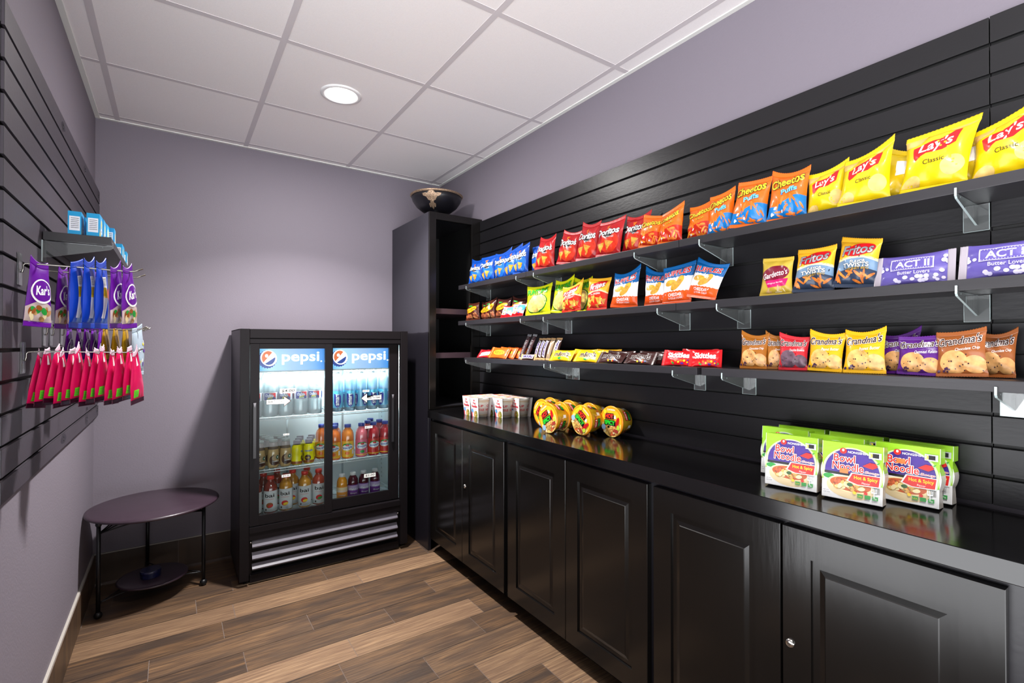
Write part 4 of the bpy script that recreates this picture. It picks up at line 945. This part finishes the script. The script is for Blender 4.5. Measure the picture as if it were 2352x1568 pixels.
for zt, zb_ in ((.231, .200), (.166, .138), (.107, .085)):
    mb.add([(.822, -.478, zt), (1.618, -.478, zt), (1.618, -.499, zb_), (.822, -.499, zb_), (.822, -.494, zb_ - .008), (1.618, -.494, zb_ - .008), (.822, -.474, zt - .004), (1.618, -.474, zt - .004)],
           [(0, 3, 2, 1), (3, 4, 5, 2), (4, 6, 7, 5), (0, 1, 7, 6), (0, 6, 4, 3), (1, 2, 5, 7)], louver)
mb.box((.807, -.476, .05), (.821, -.4735, .235), fblk); mb.box((1.619, -.476, .05), (1.634, -.4735, .235), fblk)
for x in (.816, 1.624): mb.lathe([(.0005, -.488), (.006, -.488), (.006, -.476)], mat('screw', (190, 190, 190), .25, 1), 10, (x, 0, .222), axis='y')
L(mb.build('vent_grille', fr))
L(MB().box((.812, -.488, .012), (1.628, -.47, .052), fblk).build('kick_rail', fr, bevel=.001))
mb = MB()
for x in (.80, 1.64):
    for y in (-.44, -.06): mb.lathe([(.0005, 0), (.016, 0), (.016, .031)], fdark, 16, (x, y, 0))
L(mb.build('foot', fr))
fglass = glassmat('fridge_glass', (246, 250, 250), -.02, .01)
def fdoor(x0, x1, y, z0, z1, gx0, gx1, gz0, gz1):
    d = MB(); d.box((x0, y, z0), (gx0, y + .02, z1), fblk); d.box((gx1, y, z0), (x1, y + .02, z1), fblk)
    d.box((gx0, y, gz1), (gx1, y + .02, z1), fblk); d.box((gx0, y, z0), (gx1, y + .02, gz0), fblk)
    do = L(d.build('sliding_door', fr, bevel=.001))
    g_ = MB().box((gx0 + .0002, y + .006, gz0 + .0002), (gx1 - .0002, y + .0075, gz1 - .0002), fglass).build('glass_pane', do)
    return do
d1 = fdoor(.808, 1.226, -.497, .308, 1.264, .853, 1.186, .358, 1.238)
d2 = fdoor(1.200, 1.633, -.470, .308, 1.264, 1.236, 1.572, .368, 1.240)
hm = mat('handle_black', (24, 22, 26), rough=.3); tip = mat('handle_edge', (120, 118, 124), rough=.3)
for dd, x, y in ((d1, .829, -.497), (d2, 1.590, -.470)):
    h = MB(); h.box((x - .007, y - .016, .665), (x + .007, y - .004, .955), hm); h.box((x - .004, y - .005, .67), (x + .004, y - .0002, .69), hm); h.box((x - .004, y - .005, .93), (x + .004, y - .0002, .95), hm)
    h.add([(x - .007, y - .0165, .955), (x + .007, y - .0165, .955), (x + .0, y - .0165, .93)], [(0, 1, 2)], tip)
    h.build('handle', dd)
# lit sign behind the glass
def emat(name, rgb, st):
    return mat(name, rgb, rough=.3, emis=rgb, estr=st)
def sign_mat():
    m = bpy.data.materials.new('sign_blue'); m.use_nodes = True; nt = m.node_tree; b = nt.nodes['Principled BSDF']; LL = nt.links
    tc = nt.nodes.new('ShaderNodeTexCoord'); sp = nt.nodes.new('ShaderNodeSeparateXYZ'); LL.new(tc.outputs['Generated'], sp.inputs[0])
    r = nt.nodes.new('ShaderNodeValToRGB'); e = r.color_ramp.elements
    e[0].position = 0; e[0].color = (*lin((60, 170, 226)), 1); e[1].position = 1; e[1].color = (*lin((10, 130, 220)), 1)
    for p_, c in ((.18, (176, 216, 244)), (.5, (160, 190, 226)), (.8, (120, 170, 226))): q = e.new(p_); q.color = (*lin(c), 1)
    LL.new(sp.outputs[0], r.inputs[0]); LL.new(r.outputs[0], b.inputs['Base Color']); LL.new(r.outputs[0], b.inputs['Emission Color']); b.inputs['Emission Strength'].default_value = .75
    return m
sg = sign_mat(); sw = emat('sign_white', (255, 255, 255), 1.3); so = emat('sign_orange', (236, 116, 60), .6); sb = emat('sign_navy', (40, 70, 160), .5); sb2 = emat('sign_dark_blue', (20, 110, 200), .6)
PSG = Print(.36)
cx, cz = -.335, .195
pts = []
for k in range(44):
    a = 2 * PI * k / 44; r_ = .138 if k % 2 else .124; pts.append((cx - .018 + r_ * math.cos(a), cz - .018 + r_ * 1.05 * math.sin(a)))
PSG.poly(sb, pts); PSG.up(); PSG.ell(sw, cx, cz, .112, .125, .5, n=36); PSG.up()
PSG.poly(so, [(cx - .008 + .09 * math.cos(a), cz + .004 + .105 * math.sin(a)) for a in np.linspace(.9, PI + .75, 22)] ); PSG.poly(sb, [(cx + .092 * math.cos(a), cz + .105 * math.sin(a)) for a in np.linspace(PI + .95, 2 * PI + .15, 20)]); PSG.up()
PSG.ell(sw, cx - .03, cz + .035, .022, .026)
PSG.text(sw, 'pepsi', .13, .19, .56, .20, bold=.035, spacing=1.02); PSG.ell(sw, .44, .135, .012, .012)
for (x0, x1, y) in ((.845, 1.196, -.452), (1.222, 1.59, -.4485)):
    s = MB(); wd = x1 - x0; s.box((x0, y, 1.118), (x1, y + .004, 1.245), sg)
    lay(s, 'sign', PSG, np.linspace(-.5, .5, 3), np.linspace(0, .36, 3), lambda x, z, o=0: ((x0 + x1) / 2 + x * wd, y - o + 0 * x, 1.118 + z / .36 * .127), .00008)
    L(s.build('light_sign', fr, normals=False))
L(MB().box((.81, -.447, 1.11), (1.63, -.44, 1.262), fwhite).build('sign_housing', fr))
tube = mat('fridge_tube', (255, 255, 255), emis=(236, 248, 255), estr=9)
L(MB().tube([(.84, -.425, 1.235), (1.61, -.425, 1.235)], .010, tube, 12).build('light_tube', fr))
light('fridge_glow', (1.225 - 1.221, -.415 + .26, 1.222), 0.76, 20, (.86, .95, 1), rot=(R(-12), 0, 0), shape='RECTANGLE', sy=.03, parent=fr)
# wire shelves
wire = mat('wire_white', (226, 230, 230), rough=.3)
for z in (.862, .579, .335):
    s = MB()
    for yy, zz in ((-.428, z - .001), (-.428, z - .014), (-.245, z - .004), (-.07, z - .004)): s.tube([(.806, yy, zz), (1.644, yy, zz)], .0026, wire, 8)
    for k in range(33):
        x = .812 + k * .0258; s.tube([(x, -.430, z - .013), (x, -.4295, z - .0012), (x, -.065, z - .0012)], .0013, wire, 5)
    L(s.build('wire_shelf', fr))
# stickers and price tags on the glass
lab = mat('tag_paper', (236, 236, 232), rough=.5); lred = mat('tag_red', (170, 30, 40), rough=.5); lblk = mat('tag_ink', (26, 26, 26), rough=.5)
def sticker_flat(name, parent, y, cx, cz, w_, P_, key):
    s = MB(); lay(s, key, P_, np.linspace(-.5, .5, 2), np.linspace(-1, 1, 2), lambda x, z, o=0: (cx + x * w_, y - o + 0 * x, cz + z * w_), .0001)
    return s.build(name, parent, normals=False)
def arrow(mir):
    P_ = Print(1); m_ = -1 if mir else 1
    out = [(-.5, -.11), (.2, -.11), (.2, -.24), (.5, 0), (.2, .24), (.2, .11), (-.5, .11)]; inn = [(-.48, -.095), (.215, -.095), (.215, -.20), (.47, 0), (.215, .20), (.215, .095), (-.48, .095)]
    P_.poly(lblk, [(m_ * x, z) for x, z in out]); P_.poly(lred, [(m_ * x, z) for x, z in [(.2, -.24), (.5, 0), (.2, .24), (.24, .1), (.24, -.1)]]); P_.up(); P_.poly(lab, [(m_ * x, z) for x, z in inn]); P_.up(); P_.text(lblk, 'Slide To Open', -.12 * m_, 0, .62, .13, bold=.05); return P_
sticker_flat('arrow_sticker', d1, -.4913, .947, .953, .124, arrow(False), 'arrL'); sticker_flat('arrow_sticker', d2, -.4643, 1.463, .940, .128, arrow(True), 'arrR')
def price(t_):
    P_ = Print(1); P_.rect(lab, -.5, -.16, .5, .16); P_.up(); P_.text(lblk, t_, 0, 0, .8, .2, bold=.02, shear=.1); return P_
for nm_, dd, y, x, z, w_ in (('$4.00', d1, -.4913, .993, 1.008, .082), ('$3.00', d2, -.4643, 1.430, .983, .04), ('$1.00', d1, -.4913, .985, .772, .03), ('$3.00', d1, -.4913, .985, .548, .044), ('$3.00', d2, -.4643, 1.447, .765, .046), ('$2.00', d2, -.4643, 1.455, .475, .07)):
    sticker_flat('price_tag', dd, y, x, z, w_, price(nm_), 'pr' + nm_)

# ------------------------------------------------------------------ bottles
def bottle(name, prof, bm1, cap=None, capm=None, label=None, n=26, extra=None):
    """prof (r,z); cap (r,z0,z1); label (z0,z1,radius,base,Print,key)"""
    c = empty(name); MB().lathe(prof, bm1, n).build('bottle_body', c, normals=True)
    if cap:
        r_, z0, z1 = cap; k = MB(); vs = []
        k.lathe([(.0005, z0), (r_, z0), (r_, z1 - .002), (r_ - .002, z1), (.0005, z1)], capm, n); k.build('bottle_cap', c)
    if extra:
        nm_, pf, mm = extra; MB().lathe(pf, mm, n).build(nm_, c)
    if label:
        z0, z1, r_, bs, P_, key = label; l = MB(); rf = r_ if callable(r_) else (lambda z: r_)
        zz = np.linspace(z0, z1, 9); l.lathe([(rf(z) + .0004, z) for z in zz], bs, n + 6)
        if P_:
            A = P_.A
            def SL(x, z, o=0):
                Z = z0 + z / A * (z1 - z0); a = np.asarray(x) * 2 * PI - PI / 2; r2 = np.array([rf(q) for q in Z]) + .0004 + o
                return r2 * np.cos(a), r2 * np.sin(a), Z
            lay(l, key, P_, np.linspace(-.5, .5, 41), np.linspace(0, A, 9), SL, .00018)
        l.build('bottle_label', c, normals=False)
    return c
def liquid(name, rgb, rough=.08): return mat(name, rgb, rough=rough, spec=.6, coat=.6)
pet = glassmat('clear_plastic', (236, 246, 248), .07, .08, .28); pet2 = glassmat('clear_plastic_blue', (206, 234, 248), .06, .1, .26)
wcap = mat('cap_white', (240, 240, 240), rough=.35)
PO = Print(.16)
for x in (-.33, 0, .33): PO.rect(foil('print_navy2', (44, 50, 120)), x - .13, .01, x + .13, .15)
PO.up()
for x in (-.33, 0, .33): PO.poly(RED, [(x - .02, .15), (x + .13, .15), (x + .13, .05)]); PO.poly(WHITE, [(x - .06, .02), (x, .14), (x + .06, .02)])
PO.up()
for x in (-.33, 0, .33): PO.poly(YEL, [(x - .05, .04), (x + .06, .055), (x + .06, .075), (x - .05, .055)]); PO.poly(GRN, [(x - .05, .025), (x + .05, .035), (x + .05, .05), (x - .05, .04)])
PO.up()
for x in (-.33, 0, .33): PO.text(WHITE, 'Ozarka', x - .01, .1, .17, .055, bold=.03, shear=.2, outline=BLU)
water = bottle('water_bottle', [(.0005, .002), (.034, .002), (.038, .006), (.0385, .03), (.037, .05), (.0385, .07), (.0385, .085), (.0375, .09), (.0375, .135), (.0385, .14), (.038, .17), (.033, .195), (.018, .226), (.0145, .236), (.0145, .246)], pet,
    (.0155, .238, .252), wcap, (.090, .135, .0376, foil('label_white', (232, 232, 236)), PO, 'oz'))
PSm = Print(.5)
nav = foil('print_navy3', (36, 40, 130))
for x in (-.33, 0.0, .33): PSm.poly(nav, [(x - .1, .42), (x - .1, .16), (x - .06, .05), (x, .0), (x + .06, .05), (x + .1, .16), (x + .1, .36)])
PSm.up()
for x in (-.33, 0.0, .33): PSm.text(WHITE, 'smart', x - .01, .24, .34, .11, rot=PI / 2, bold=.03); PSm.ell(LBLU, x, .44, .1, .05)
smart = bottle('smart_water_bottle', [(.0005, .002), (.028, .002), (.0315, .006), (.0318, .16), (.031, .185), (.026, .205), (.015, .222), (.0125, .228)], pet2, (.0145, .228, .252), wcap,
    (.025, .125, .0320, glassmat('label_clear_blue', (120, 200, 232), .05, .1, .5), PSm, 'sm'))
cof = liquid('coffee_drink', (196, 164, 112), .12); dk = mat('coffee_neck', (110, 92, 78), rough=.2); tin = mat('coffee_lid', (126, 134, 124), rough=.3, metal=.7)
PC = Print(.45)
PC.ell(foil('print_mocha', (84, 58, 42)), -.04, .2, .15, .2); PC.up(); PC.ell(foil('print_latte', (180, 150, 110)), .02, .28, .13, .13); PC.up(); PC.rect(DBR, -.13, .03, .12, .13); PC.ell(foil('print_forest', (30, 100, 80)), .05, .3, .055, .075); PC.up(); PC.ell(WHITE, .05, .3, .022, .03); PC.text(WHITE, 'coffee', 0, .16, .18, .05, bold=.02)
coffee = bottle('coffee_bottle', [(.0005, .001), (.024, .001), (.028, .005), (.029, .03), (.029, .085), (.0265, .102), (.0225, .118), (.0215, .138)], cof, (.0222, .140, .153), tin, (.015, .080, .0292, cof, PC, 'cof'), extra=('bottle_neck', [(.0268, .1025), (.0228, .1185), (.0218, .139)], dk))
nq = foil('wrap_lemon', (240, 228, 20)); ncap = mat('nesq_cap', (70, 50, 74), rough=.3)
PN = Print(.6); PN.rect(BRN, -.5, 0, .5, .1); PN.up(); PN.text(BLU, 'Nesquik', 0, .46, .26, .09, bold=.05, outline=WHITE, ow=.05, rot=.1); PN.ell(DBR, -.03, .2, .1, .11); PN.up(); PN.text(YEL, 'milk', -.03, .2, .12, .06); PN.rect(WHITE, .25, .1, .45, .5); PN.up(); PN.rect(LBLU, .27, .36, .43, .48); PN.chips(PUR, 3, .28, .42, .15, .3, .03, 2, 'dot')
nesq = bottle('milk_drink_bottle', [(.0005, .001), (.026, .001), (.029, .005), (.0285, .03), (.026, .05), (.0285, .075), (.027, .098), (.02, .112)], nq, (.0195, .112, .136), ncap, (.006, .095, lambda z: float(np.interp(z, [.005, .03, .05, .075, .098], [.0292, .0287, .0262, .0287, .0272])), nq, PN, 'nq'))
bodyB = [(.0005, .001), (.030, .001), (.0345, .006), (.035, .115), (.0345, .135), (.031, .150), (.020, .166), (.016, .172), (.016, .180)]
bcap = mat('cap_coral', (216, 62, 50), rough=.35); blab = foil('label_soft_white', (214, 216, 216))
def bai_print(c1, c2):
    P_ = Print(.55)
    for x in (-.25, .25):
        P_.text(BLACK, 'bai', x, .43, .22, .1, bold=.03); P_.ell(c1, x, .17, .08, .07, .3); P_.rect(BLACK, x - .1, .03, x - .07, .08); P_.text(bred, 'antioxidant', x, .335, .2, .022)
    P_.up()
    for x in (-.25, .25): P_.ell(c2, x + .02, .15, .06, .035, .3)
    return P_
def bai(kind, rgb, c1, c2):
    return bottle('juice_bottle', bodyB, liquid('bai_' + kind, rgb), (.0185, .180, .200), bcap, (.010, .122, .0352, blab, bai_print(c1, c2), 'bai' + kind))
bais = {'mango': bai('mango', (190, 130, 40), bred, YEL), 'cocoa': bai('cocoa', (130, 50, 40), BRN, bred), 'melon': bai('melon', (170, 70, 50), bred, GRN)}
bodyS = [(.0005, .001), (.030, .001), (.0345, .006), (.0348, .125), (.0335, .148), (.028, .165), (.0185, .176), (.017, .184)]
scap = mat('cap_blue', (40, 64, 170), rough=.3)
def snap(kind, rgb, lab_rgb, fruit):
    P_ = Print(.5)
    for x in (-.25, .25): P_.ell(GRN, x, .36, .13, .07); P_.ell(fruit, x, .12, .06, .05); P_.rect(WHITE, x + .13, .08, x + .19, .22)
    P_.up()
    for x in (-.25, .25): P_.ell(WHITE, x, .3, .16, .09, .15)
    P_.up()
    for x in (-.25, .25): P_.text(BLU, 'Snapple', x, .29, .27, .09, bold=.04, rot=.15); P_.ell(RED, x, .37, .05, .03)
    P_.rect(YEL, -.5, .01, .5, .035)
    return bottle('fruit_drink_bottle', bodyS, liquid('drink_' + kind, rgb), (.0195, .184, .203), scap, (.012, .105, .0350, foil('label_' + kind, lab_rgb), P_, 'snap' + kind))
snaps = {'mango': snap('mango', (226, 110, 30), (240, 170, 50), ORG), 'peach': snap('peach', (232, 130, 30), (246, 190, 60), ORG), 'kiwi': snap('kiwi', (232, 110, 120), (226, 110, 140), GRN), 'apple': snap('apple', (180, 30, 40), (210, 60, 50), RED)}
bodyW = [(.0005, .001), (.026, .001), (.030, .005), (.0302, .05), (.029, .058), (.0305, .066), (.0305, .095), (.029, .112), (.022, .128), (.0145, .136)]
def welch(kind, rgb, lab_rgb, t_):
    P_ = Print(.36)
    P_.rect(foil('print_lilac', (180, 160, 200)) if kind == 'grape' else CREAM, -.5, .2, .5, .34); P_.up()
    for x in (-.25, .25): P_.text(WHITE, "Welch's", x, .24, .28, .08, bold=.05, shear=.2, outline=PUR if kind == 'grape' else ORG, ow=.05); P_.text(WHITE, t_, x, .11, .2, .05, bold=.03)
    return bottle('small_juice_bottle', bodyW, liquid('juice_' + kind, rgb), (.0165, .136, .153), wcap, (.010, .082, .0309, foil('label_' + kind, lab_rgb), P_, 'we' + kind))
welchs = {'orange': welch('orange', (230, 150, 30), (236, 150, 50), 'Orange'), 'grape': welch('grape', (80, 20, 36), (110, 50, 140), 'Grape')}
_used = set()
def setb(proto, x, y, z, label, cat, group, a=0):
    o = proto if proto.name not in _used else copy_tree(proto)
    _used.add(proto.name); _used.add(o.name)
    ang = math.atan2(.479 - x, 3.4 + y)
    o.location = (x, y, z); o.rotation_euler = (0, 0, ang + a); return tag(o, label, cat, group)
Z1, Z2, Z3 = .8624, .5794, .3354
rn = random.Random(9)
row = ['front row', 'second row', 'third row', 'back row']
for j in range(3):
    for i in range(5):
        x = .8425 + .0785 * i; y = -.385 + j * .080
        setb(water, x, y, Z1, f'clear water bottle with striped label, fridge top shelf left, {row[j]}, {ORD[i]}', 'bottle', 'water bottles', rn.uniform(-.2, .2))
for j in range(2):
    for i, x in enumerate((1.285, 1.357, 1.424, 1.494, 1.566)):
        setb(smart, x, -.385 + j * .075, Z1, f'slim blue water bottle with white cap, fridge top shelf right, {row[j]}, {ORD[i]}', 'bottle', 'slim blue water bottles', [0.0, .1, .9, .4, 1.5][i] + j)
for j in range(4):
    for i, x in enumerate((.868, .937, 1.000)):
        if j >= 1 and i == 2 and j > 2: continue
        setb(coffee, x - .010 * j, -.385 + j * .066, Z2, f'small cream coffee bottle with metal lid, fridge middle shelf, {row[j]}, {ORD[i]}', 'bottle', 'cream coffee bottles', [.6, .5, .45][i])
k = 0
for j in range(3):
    for i, x in enumerate((1.060, 1.124)):
        setb(nesq, x + .022 * j, -.383 + j * .068, Z2, f'yellow chocolate milk bottle, fridge middle shelf, {row[j]}, {["left", "right"][i]} one', 'bottle', 'yellow milk bottles', [1.6, 0][i] + .3 * j)
BAI = [('cocoa', .846, -.385), ('cocoa', .924, -.385), ('mango', 1.003, -.385), ('mango', 1.102, -.386), ('melon', 1.180, -.380), ('mango', 1.052, -.305), ('cocoa', .90, -.295), ('melon', .98, -.24), ('mango', 1.135, -.285)]
BL = ['dark one cut by the left door edge', 'dark reddish one, second from left in front', 'golden one, third from left in front', 'golden one, fourth from left in front', 'coral red one, rightmost in front', 'golden one behind the front third and fourth', 'dark one in the second row', 'red one at the back', 'golden one behind the right pair']
for (kd, x, y), l in zip(BAI, BL): setb(bais[kd], x, y, Z3, f'white-labelled juice bottle, fridge floor, {l}', 'bottle', 'white-labelled juice bottles', rn.uniform(-.15, .15) + 1.52)
SN = [('mango', 1.268, -.385, 'front row, leftmost, partly behind the door frame'), ('peach', 1.345, -.385, 'front row, second from left'), ('kiwi', 1.428, -.385, 'front row, the pink one'), ('apple', 1.503, -.385, 'front row, fourth from left'), ('apple', 1.577, -.385, 'front row, rightmost'),
      ('mango', 1.215, -.300, 'second row, leftmost'), ('mango', 1.292, -.305, 'second row, behind the orange pair'), ('apple', 1.492, -.305, 'second row, behind the pink one'), ('apple', 1.568, -.305, 'second row, rightmost'), ('apple', 1.535, -.228, 'third row, tallest-looking cap')]
for kd, x, y, l in SN: setb(snaps[kd], x, y, Z2, f'blue-capped fruit drink bottle, middle shelf right, {l}', 'bottle', 'blue-capped fruit drinks', 1.57 + rn.uniform(-.2, .35))
for i, (kd, x, y) in enumerate((('orange', 1.312, -.388), ('grape', 1.378, -.382), ('grape', 1.444, -.380), ('grape', 1.516, -.375))):
    setb(welchs[kd], x, y, Z3, f'small white-capped {kd} juice bottle, fridge floor right, {ORD[i]}', 'bottle', 'small white-capped juices', 1.6 + .1 * i)

# ================================================================== ROUND METAL-LEGGED TABLE
tb = empty('side_table', (.405, -.310, 0)); tag(tb, 'round dark purple-brown side table with thin black metal legs in the corner', 'side table')
twood = mat('table_wood', (50, 36, 46), rough=.34, bump=.05, bscale=60, var=.12, vscale=14, stretch=(1, 6, 1), coat=.15); twd2 = mat('table_edge_wear', (110, 70, 60), rough=.5); tmet = mat('table_metal', (14, 14, 18), rough=.4, metal=.3)
MB().lathe([(.0005, .441), (.262, .441), (.273, .445), (.278, .451), (.274, .457), (.264, .460), (.0005, .460)], twood, 72).build('table_top', tb)
ls = MB(); ls.lathe([(.0005, .088), (.138, .088), (.146, .091), (.149, .095), (.146, .099), (.138, .101), (.0005, .101)], twood, 56, (-.007, -.012, 0)); ls.build('lower_shelf', tb)
legs = [(.197, -.448), (.612, -.345), (.365, -.040)]
for (x, y) in legs:
    lx, ly = x + .0 - .405, y + .310; m_ = MB(); m_.tube([(lx, ly, .012), (lx, ly, .432)], .0085, tmet, 14)
    for z, r_ in ((.0165, .0165), (.432, .0125)): m_.lathe([(r_ * math.sin(a) + .0002, z - r_ * math.cos(a)) for a in np.linspace(0.001, PI, 12)], tmet, 18, (lx, ly, 0))
    m_.build('leg', tb)
rods = MB()
Lp = [(x - .405, y + .310) for x, y in legs]
for zz in (.385, .070):
    for i in range(3):
        p, q = Lp[i], Lp[(i + 1) % 3]; mid = ((p[0] + q[0]) / 2 * .35, (p[1] + q[1]) / 2 * .35)
        z2 = .436 if zz > .2 else .086
        pts = [(p[0], p[1], zz)] + [(p[0] * (1 - t) ** 2 + 2 * mid[0] * t * (1 - t) + q[0] * t * t, p[1] * (1 - t) ** 2 + 2 * mid[1] * t * (1 - t) + q[1] * t * t, zz + (z2 - zz) * math.sin(PI * t) * .95) for t in np.linspace(.08, .92, 12)] + [(q[0], q[1], zz)]
        rods.tube(pts, .003, tmet, 8)
        if zz > .2: rods.tube([(p[0] * (1 - t) + q[0] * t, p[1] * (1 - t) + q[1] * t, .388 + .022 * math.sin(PI * t)) for t in np.linspace(.01, .99, 12)], .003, tmet, 8)
rods.build('brace_rods', tb)
tn = empty('round_tin', (.388, -.335, .1015)); tag(tn, 'small round dark navy blue tin on the lower shelf of the side table', 'tin')
nvy = mat('tin_navy', (22, 26, 62), rough=.25, coat=.4)
MB().lathe([(.0005, 0), (.042, 0), (.043, .002), (.043, .026)], nvy, 36, cap=False).build('tin_body', tn)
MB().lathe([(.044, .0225), (.0445, .024), (.0445, .034), (.042, .036), (.038, .0355), (.0005, .0365)], nvy, 36).build('tin_lid', tn)

# ================================================================== LEFT WALL: SHELF, HOOKS, HANGING BAGS
lsf = MB().box((.1525, -1.384, 1.575), (.313, -.46, 1.600), shelf_m).build('wall_shelf', bevel=.0012); tag(lsf, 'short dark wall shelf on the left wall holding small blue boxes', 'shelf')
for i, y in enumerate((-1.365, -.62)):
    b = copy_tree(BR0); b.location = (.150, y, 1.5745); b.rotation_euler = (0, 0, PI); tag(b, f'clear acrylic bracket under the short left wall shelf, {["near", "far"][i]} one', 'shelf bracket', 'left shelf brackets')
cyan = foil('box_cyan', (20, 150, 204)); cy2 = foil('box_sky', (110, 180, 230)); bar_ = foil('box_barcode_white', (226, 230, 236))
def small_box():
    c = empty('candy_box'); b = MB(); b.box((-.016, -.032, 0), (.016, .032, .071), cyan, None)
    b.box((-.0125, -.0323, .012), (.0125, -.0320, .056), bar_)
    for k in range(6): b.box((-.009, -.0325, .020 + k * .0058), (.010, -.0323, .0215 + k * .0058), BLACK)
    b.add([(.0162, -.030, .001), (.0162, -.008, .001), (.0162, -.030, .028)], [(0, 1, 2)], YEL)
    pf = Print(1); pf.ell(cy2, .05, .5, .36, .4); pf.up(); pf.ell(YEL, .1, .62, .14, .2); pf.ell(WHITE, .1, .3, .2, .14); pf.up(); pf.text(PUR, 'puffs', .1, .3, .3, .1)
    lay(b, 'sbxs', pf, np.linspace(-.5, .5, 3), np.linspace(0, 1, 3), lambda x, z, o=0: (.0161 + o + 0 * x, x * .064, z * .071), .0001)
    b.build('carton', c, normals=False); return c
sbx = small_box()
BX = [(.223, -1.345, 'left stack, nearest the viewer'), (.268, -1.345, 'right stack, nearest the viewer'), (.224, -1.27, 'left stack, second box'), (.270, -1.27, 'right stack, second box'), (.272, -1.20, 'right stack, third box'), (.286, -1.13, 'right stack, fourth box'), (.286, -.80, 'far end pair, nearer box'), (.286, -.73, 'far end pair, farther box'), (.288, -.60, 'farthest one beside the shelf end')]
for i, (x, y, l) in enumerate(BX):
    c = sbx if i == 0 else copy_tree(sbx); c.location = (x, y, 1.6004); c.rotation_euler = (0, 0, R([1, -1, 2, 0, -2, 1, 0, 2, -1][i])); tag(c, f'small bright blue candy box on the left wall shelf, {l}', 'box', 'small blue candy boxes')
hookm = mat('hook_wire', (150, 146, 140), rough=.25, metal=1)
def hook(length=.255):
    c = empty('display_hook')
    MB().box((.0006, -.019, -.052), (.0036, .019, .030), acr).build('back_plate', c)
    a = MB(); a.tube([(.004, 0, -.018), (.007, 0, -.018), (.0085, 0, -.010), (.0085, 0, .0), (.012, 0, .004), (.02, 0, .005), (.1, 0, .004), (length - .03, 0, .001), (length - .018, 0, .003), (length, 0, .012)], .0022, hookm, 10)
    a.build('wire_arm', c); return c
h0 = hook()
HK = [(-1.645, 1.463, 'upper row, nearest the viewer'), (-1.500, 1.463, 'upper row, behind the nearest'), (-1.350, 1.307, 'middle row, nearest the viewer'), (-1.250, 1.307, 'middle row, second from the viewer'), (-1.070, 1.310, 'middle row, farthest from the viewer'), (-1.606, 1.235, 'lower row, full of pink bags')]
for i, (y, z, l) in enumerate(HK):
    c = h0 if i == 0 else copy_tree(h0); c.location = (.150, y, z); tag(c, f'metal display hook on the left slatwall, {l}', 'display hook', 'display hooks')
def hang(kind, x, y, ztop, w_, h_, t_, yaw, label, cat, group, sd, nm, g_=.5, drop=.0, roll=0):
    o = pack(kind, w_, h_, t_, (x, y, ztop - h_ + drop), R(yaw), 0, R(roll), sd, nm, facing=PI / 2, gather=g_, wr=.8)
    return tag(o, label, cat, group)
for i, (x, y, yw, rl) in enumerate(((.186, -1.645, -30, 2), (.214, -1.50, -14, 0), (.239, -1.50, -14, 0), (.264, -1.50, -14, 0), (.289, -1.50, -14, 0), (.348, -1.645, -18, -3), (.376, -1.645, -20, -5))):
    hang('karin', x, y, 1.472, .082, .168, .017, yw, f'purple trail mix bag hanging on the upper hooks, {ordn(i, 7)}', 'snack bag', 'purple trail mix bags', 300 + i, 'trail_mix_bag', .35, roll=rl)
for i, x in enumerate((.262, .288, .314)):
    hang('mixnut', x, -1.645, 1.482, .075, .180, .018, -15, f'bright blue nut bag hanging on the nearest upper hook, {ordn(i, 3)}', 'snack bag', 'bright blue nut bags', 320 + i, 'nut_bag', .15)
for i, x in enumerate((.196, .220, .240, .258, .276)):
    hang('karin', x, -1.25, 1.320, .085, .160, .014, -10, f'purple trail mix bag hanging on the middle hooks, {ordn(i, 5)}', 'snack bag', 'lower purple trail mix bags', 340 + i, 'trail_mix_bag', .6)
for i, x in enumerate((.296, .322, .348)):
    hang('goldbag', x, -1.35, 1.320, .085, .165, .016, -12, f'dull gold candy bag hanging on the middle hook, {ordn(i, 3)}', 'candy bag', 'gold candy bags', 360 + i, 'candy_bag', .6)
hang('clearbag', .378, -1.35, 1.316, .09, .16, .02, -20, 'greyish clear bag hanging at the tip of the middle hook', 'snack bag', None, 370, 'snack_bag', .2)
for i, x in enumerate((.178, .196, .213, .230, .247, .264, .281, .298, .315, .334, .355, .374, .393)):
    hang('pinkcandy', x, -1.606, 1.246 + .006 * ((i * 7) % 3 - 1), .080 + .008 * ((i * 5) % 3 - 1), .150, .0155, [-20, -20, -22, -21, -20, -19, -21, -20, -20, -22, -22, -20, -24][i], f'shiny pink candy bag with green corner patch on the lower hook, {ordn(i, 13)}', 'candy bag', 'pink candy bags', 400 + i, 'candy_bag', .78, roll=[6, 2, 5, -1, 2, -3, 1, 3, -2, 1, -4, 0, -6][i])
# small things on the ceiling and walls
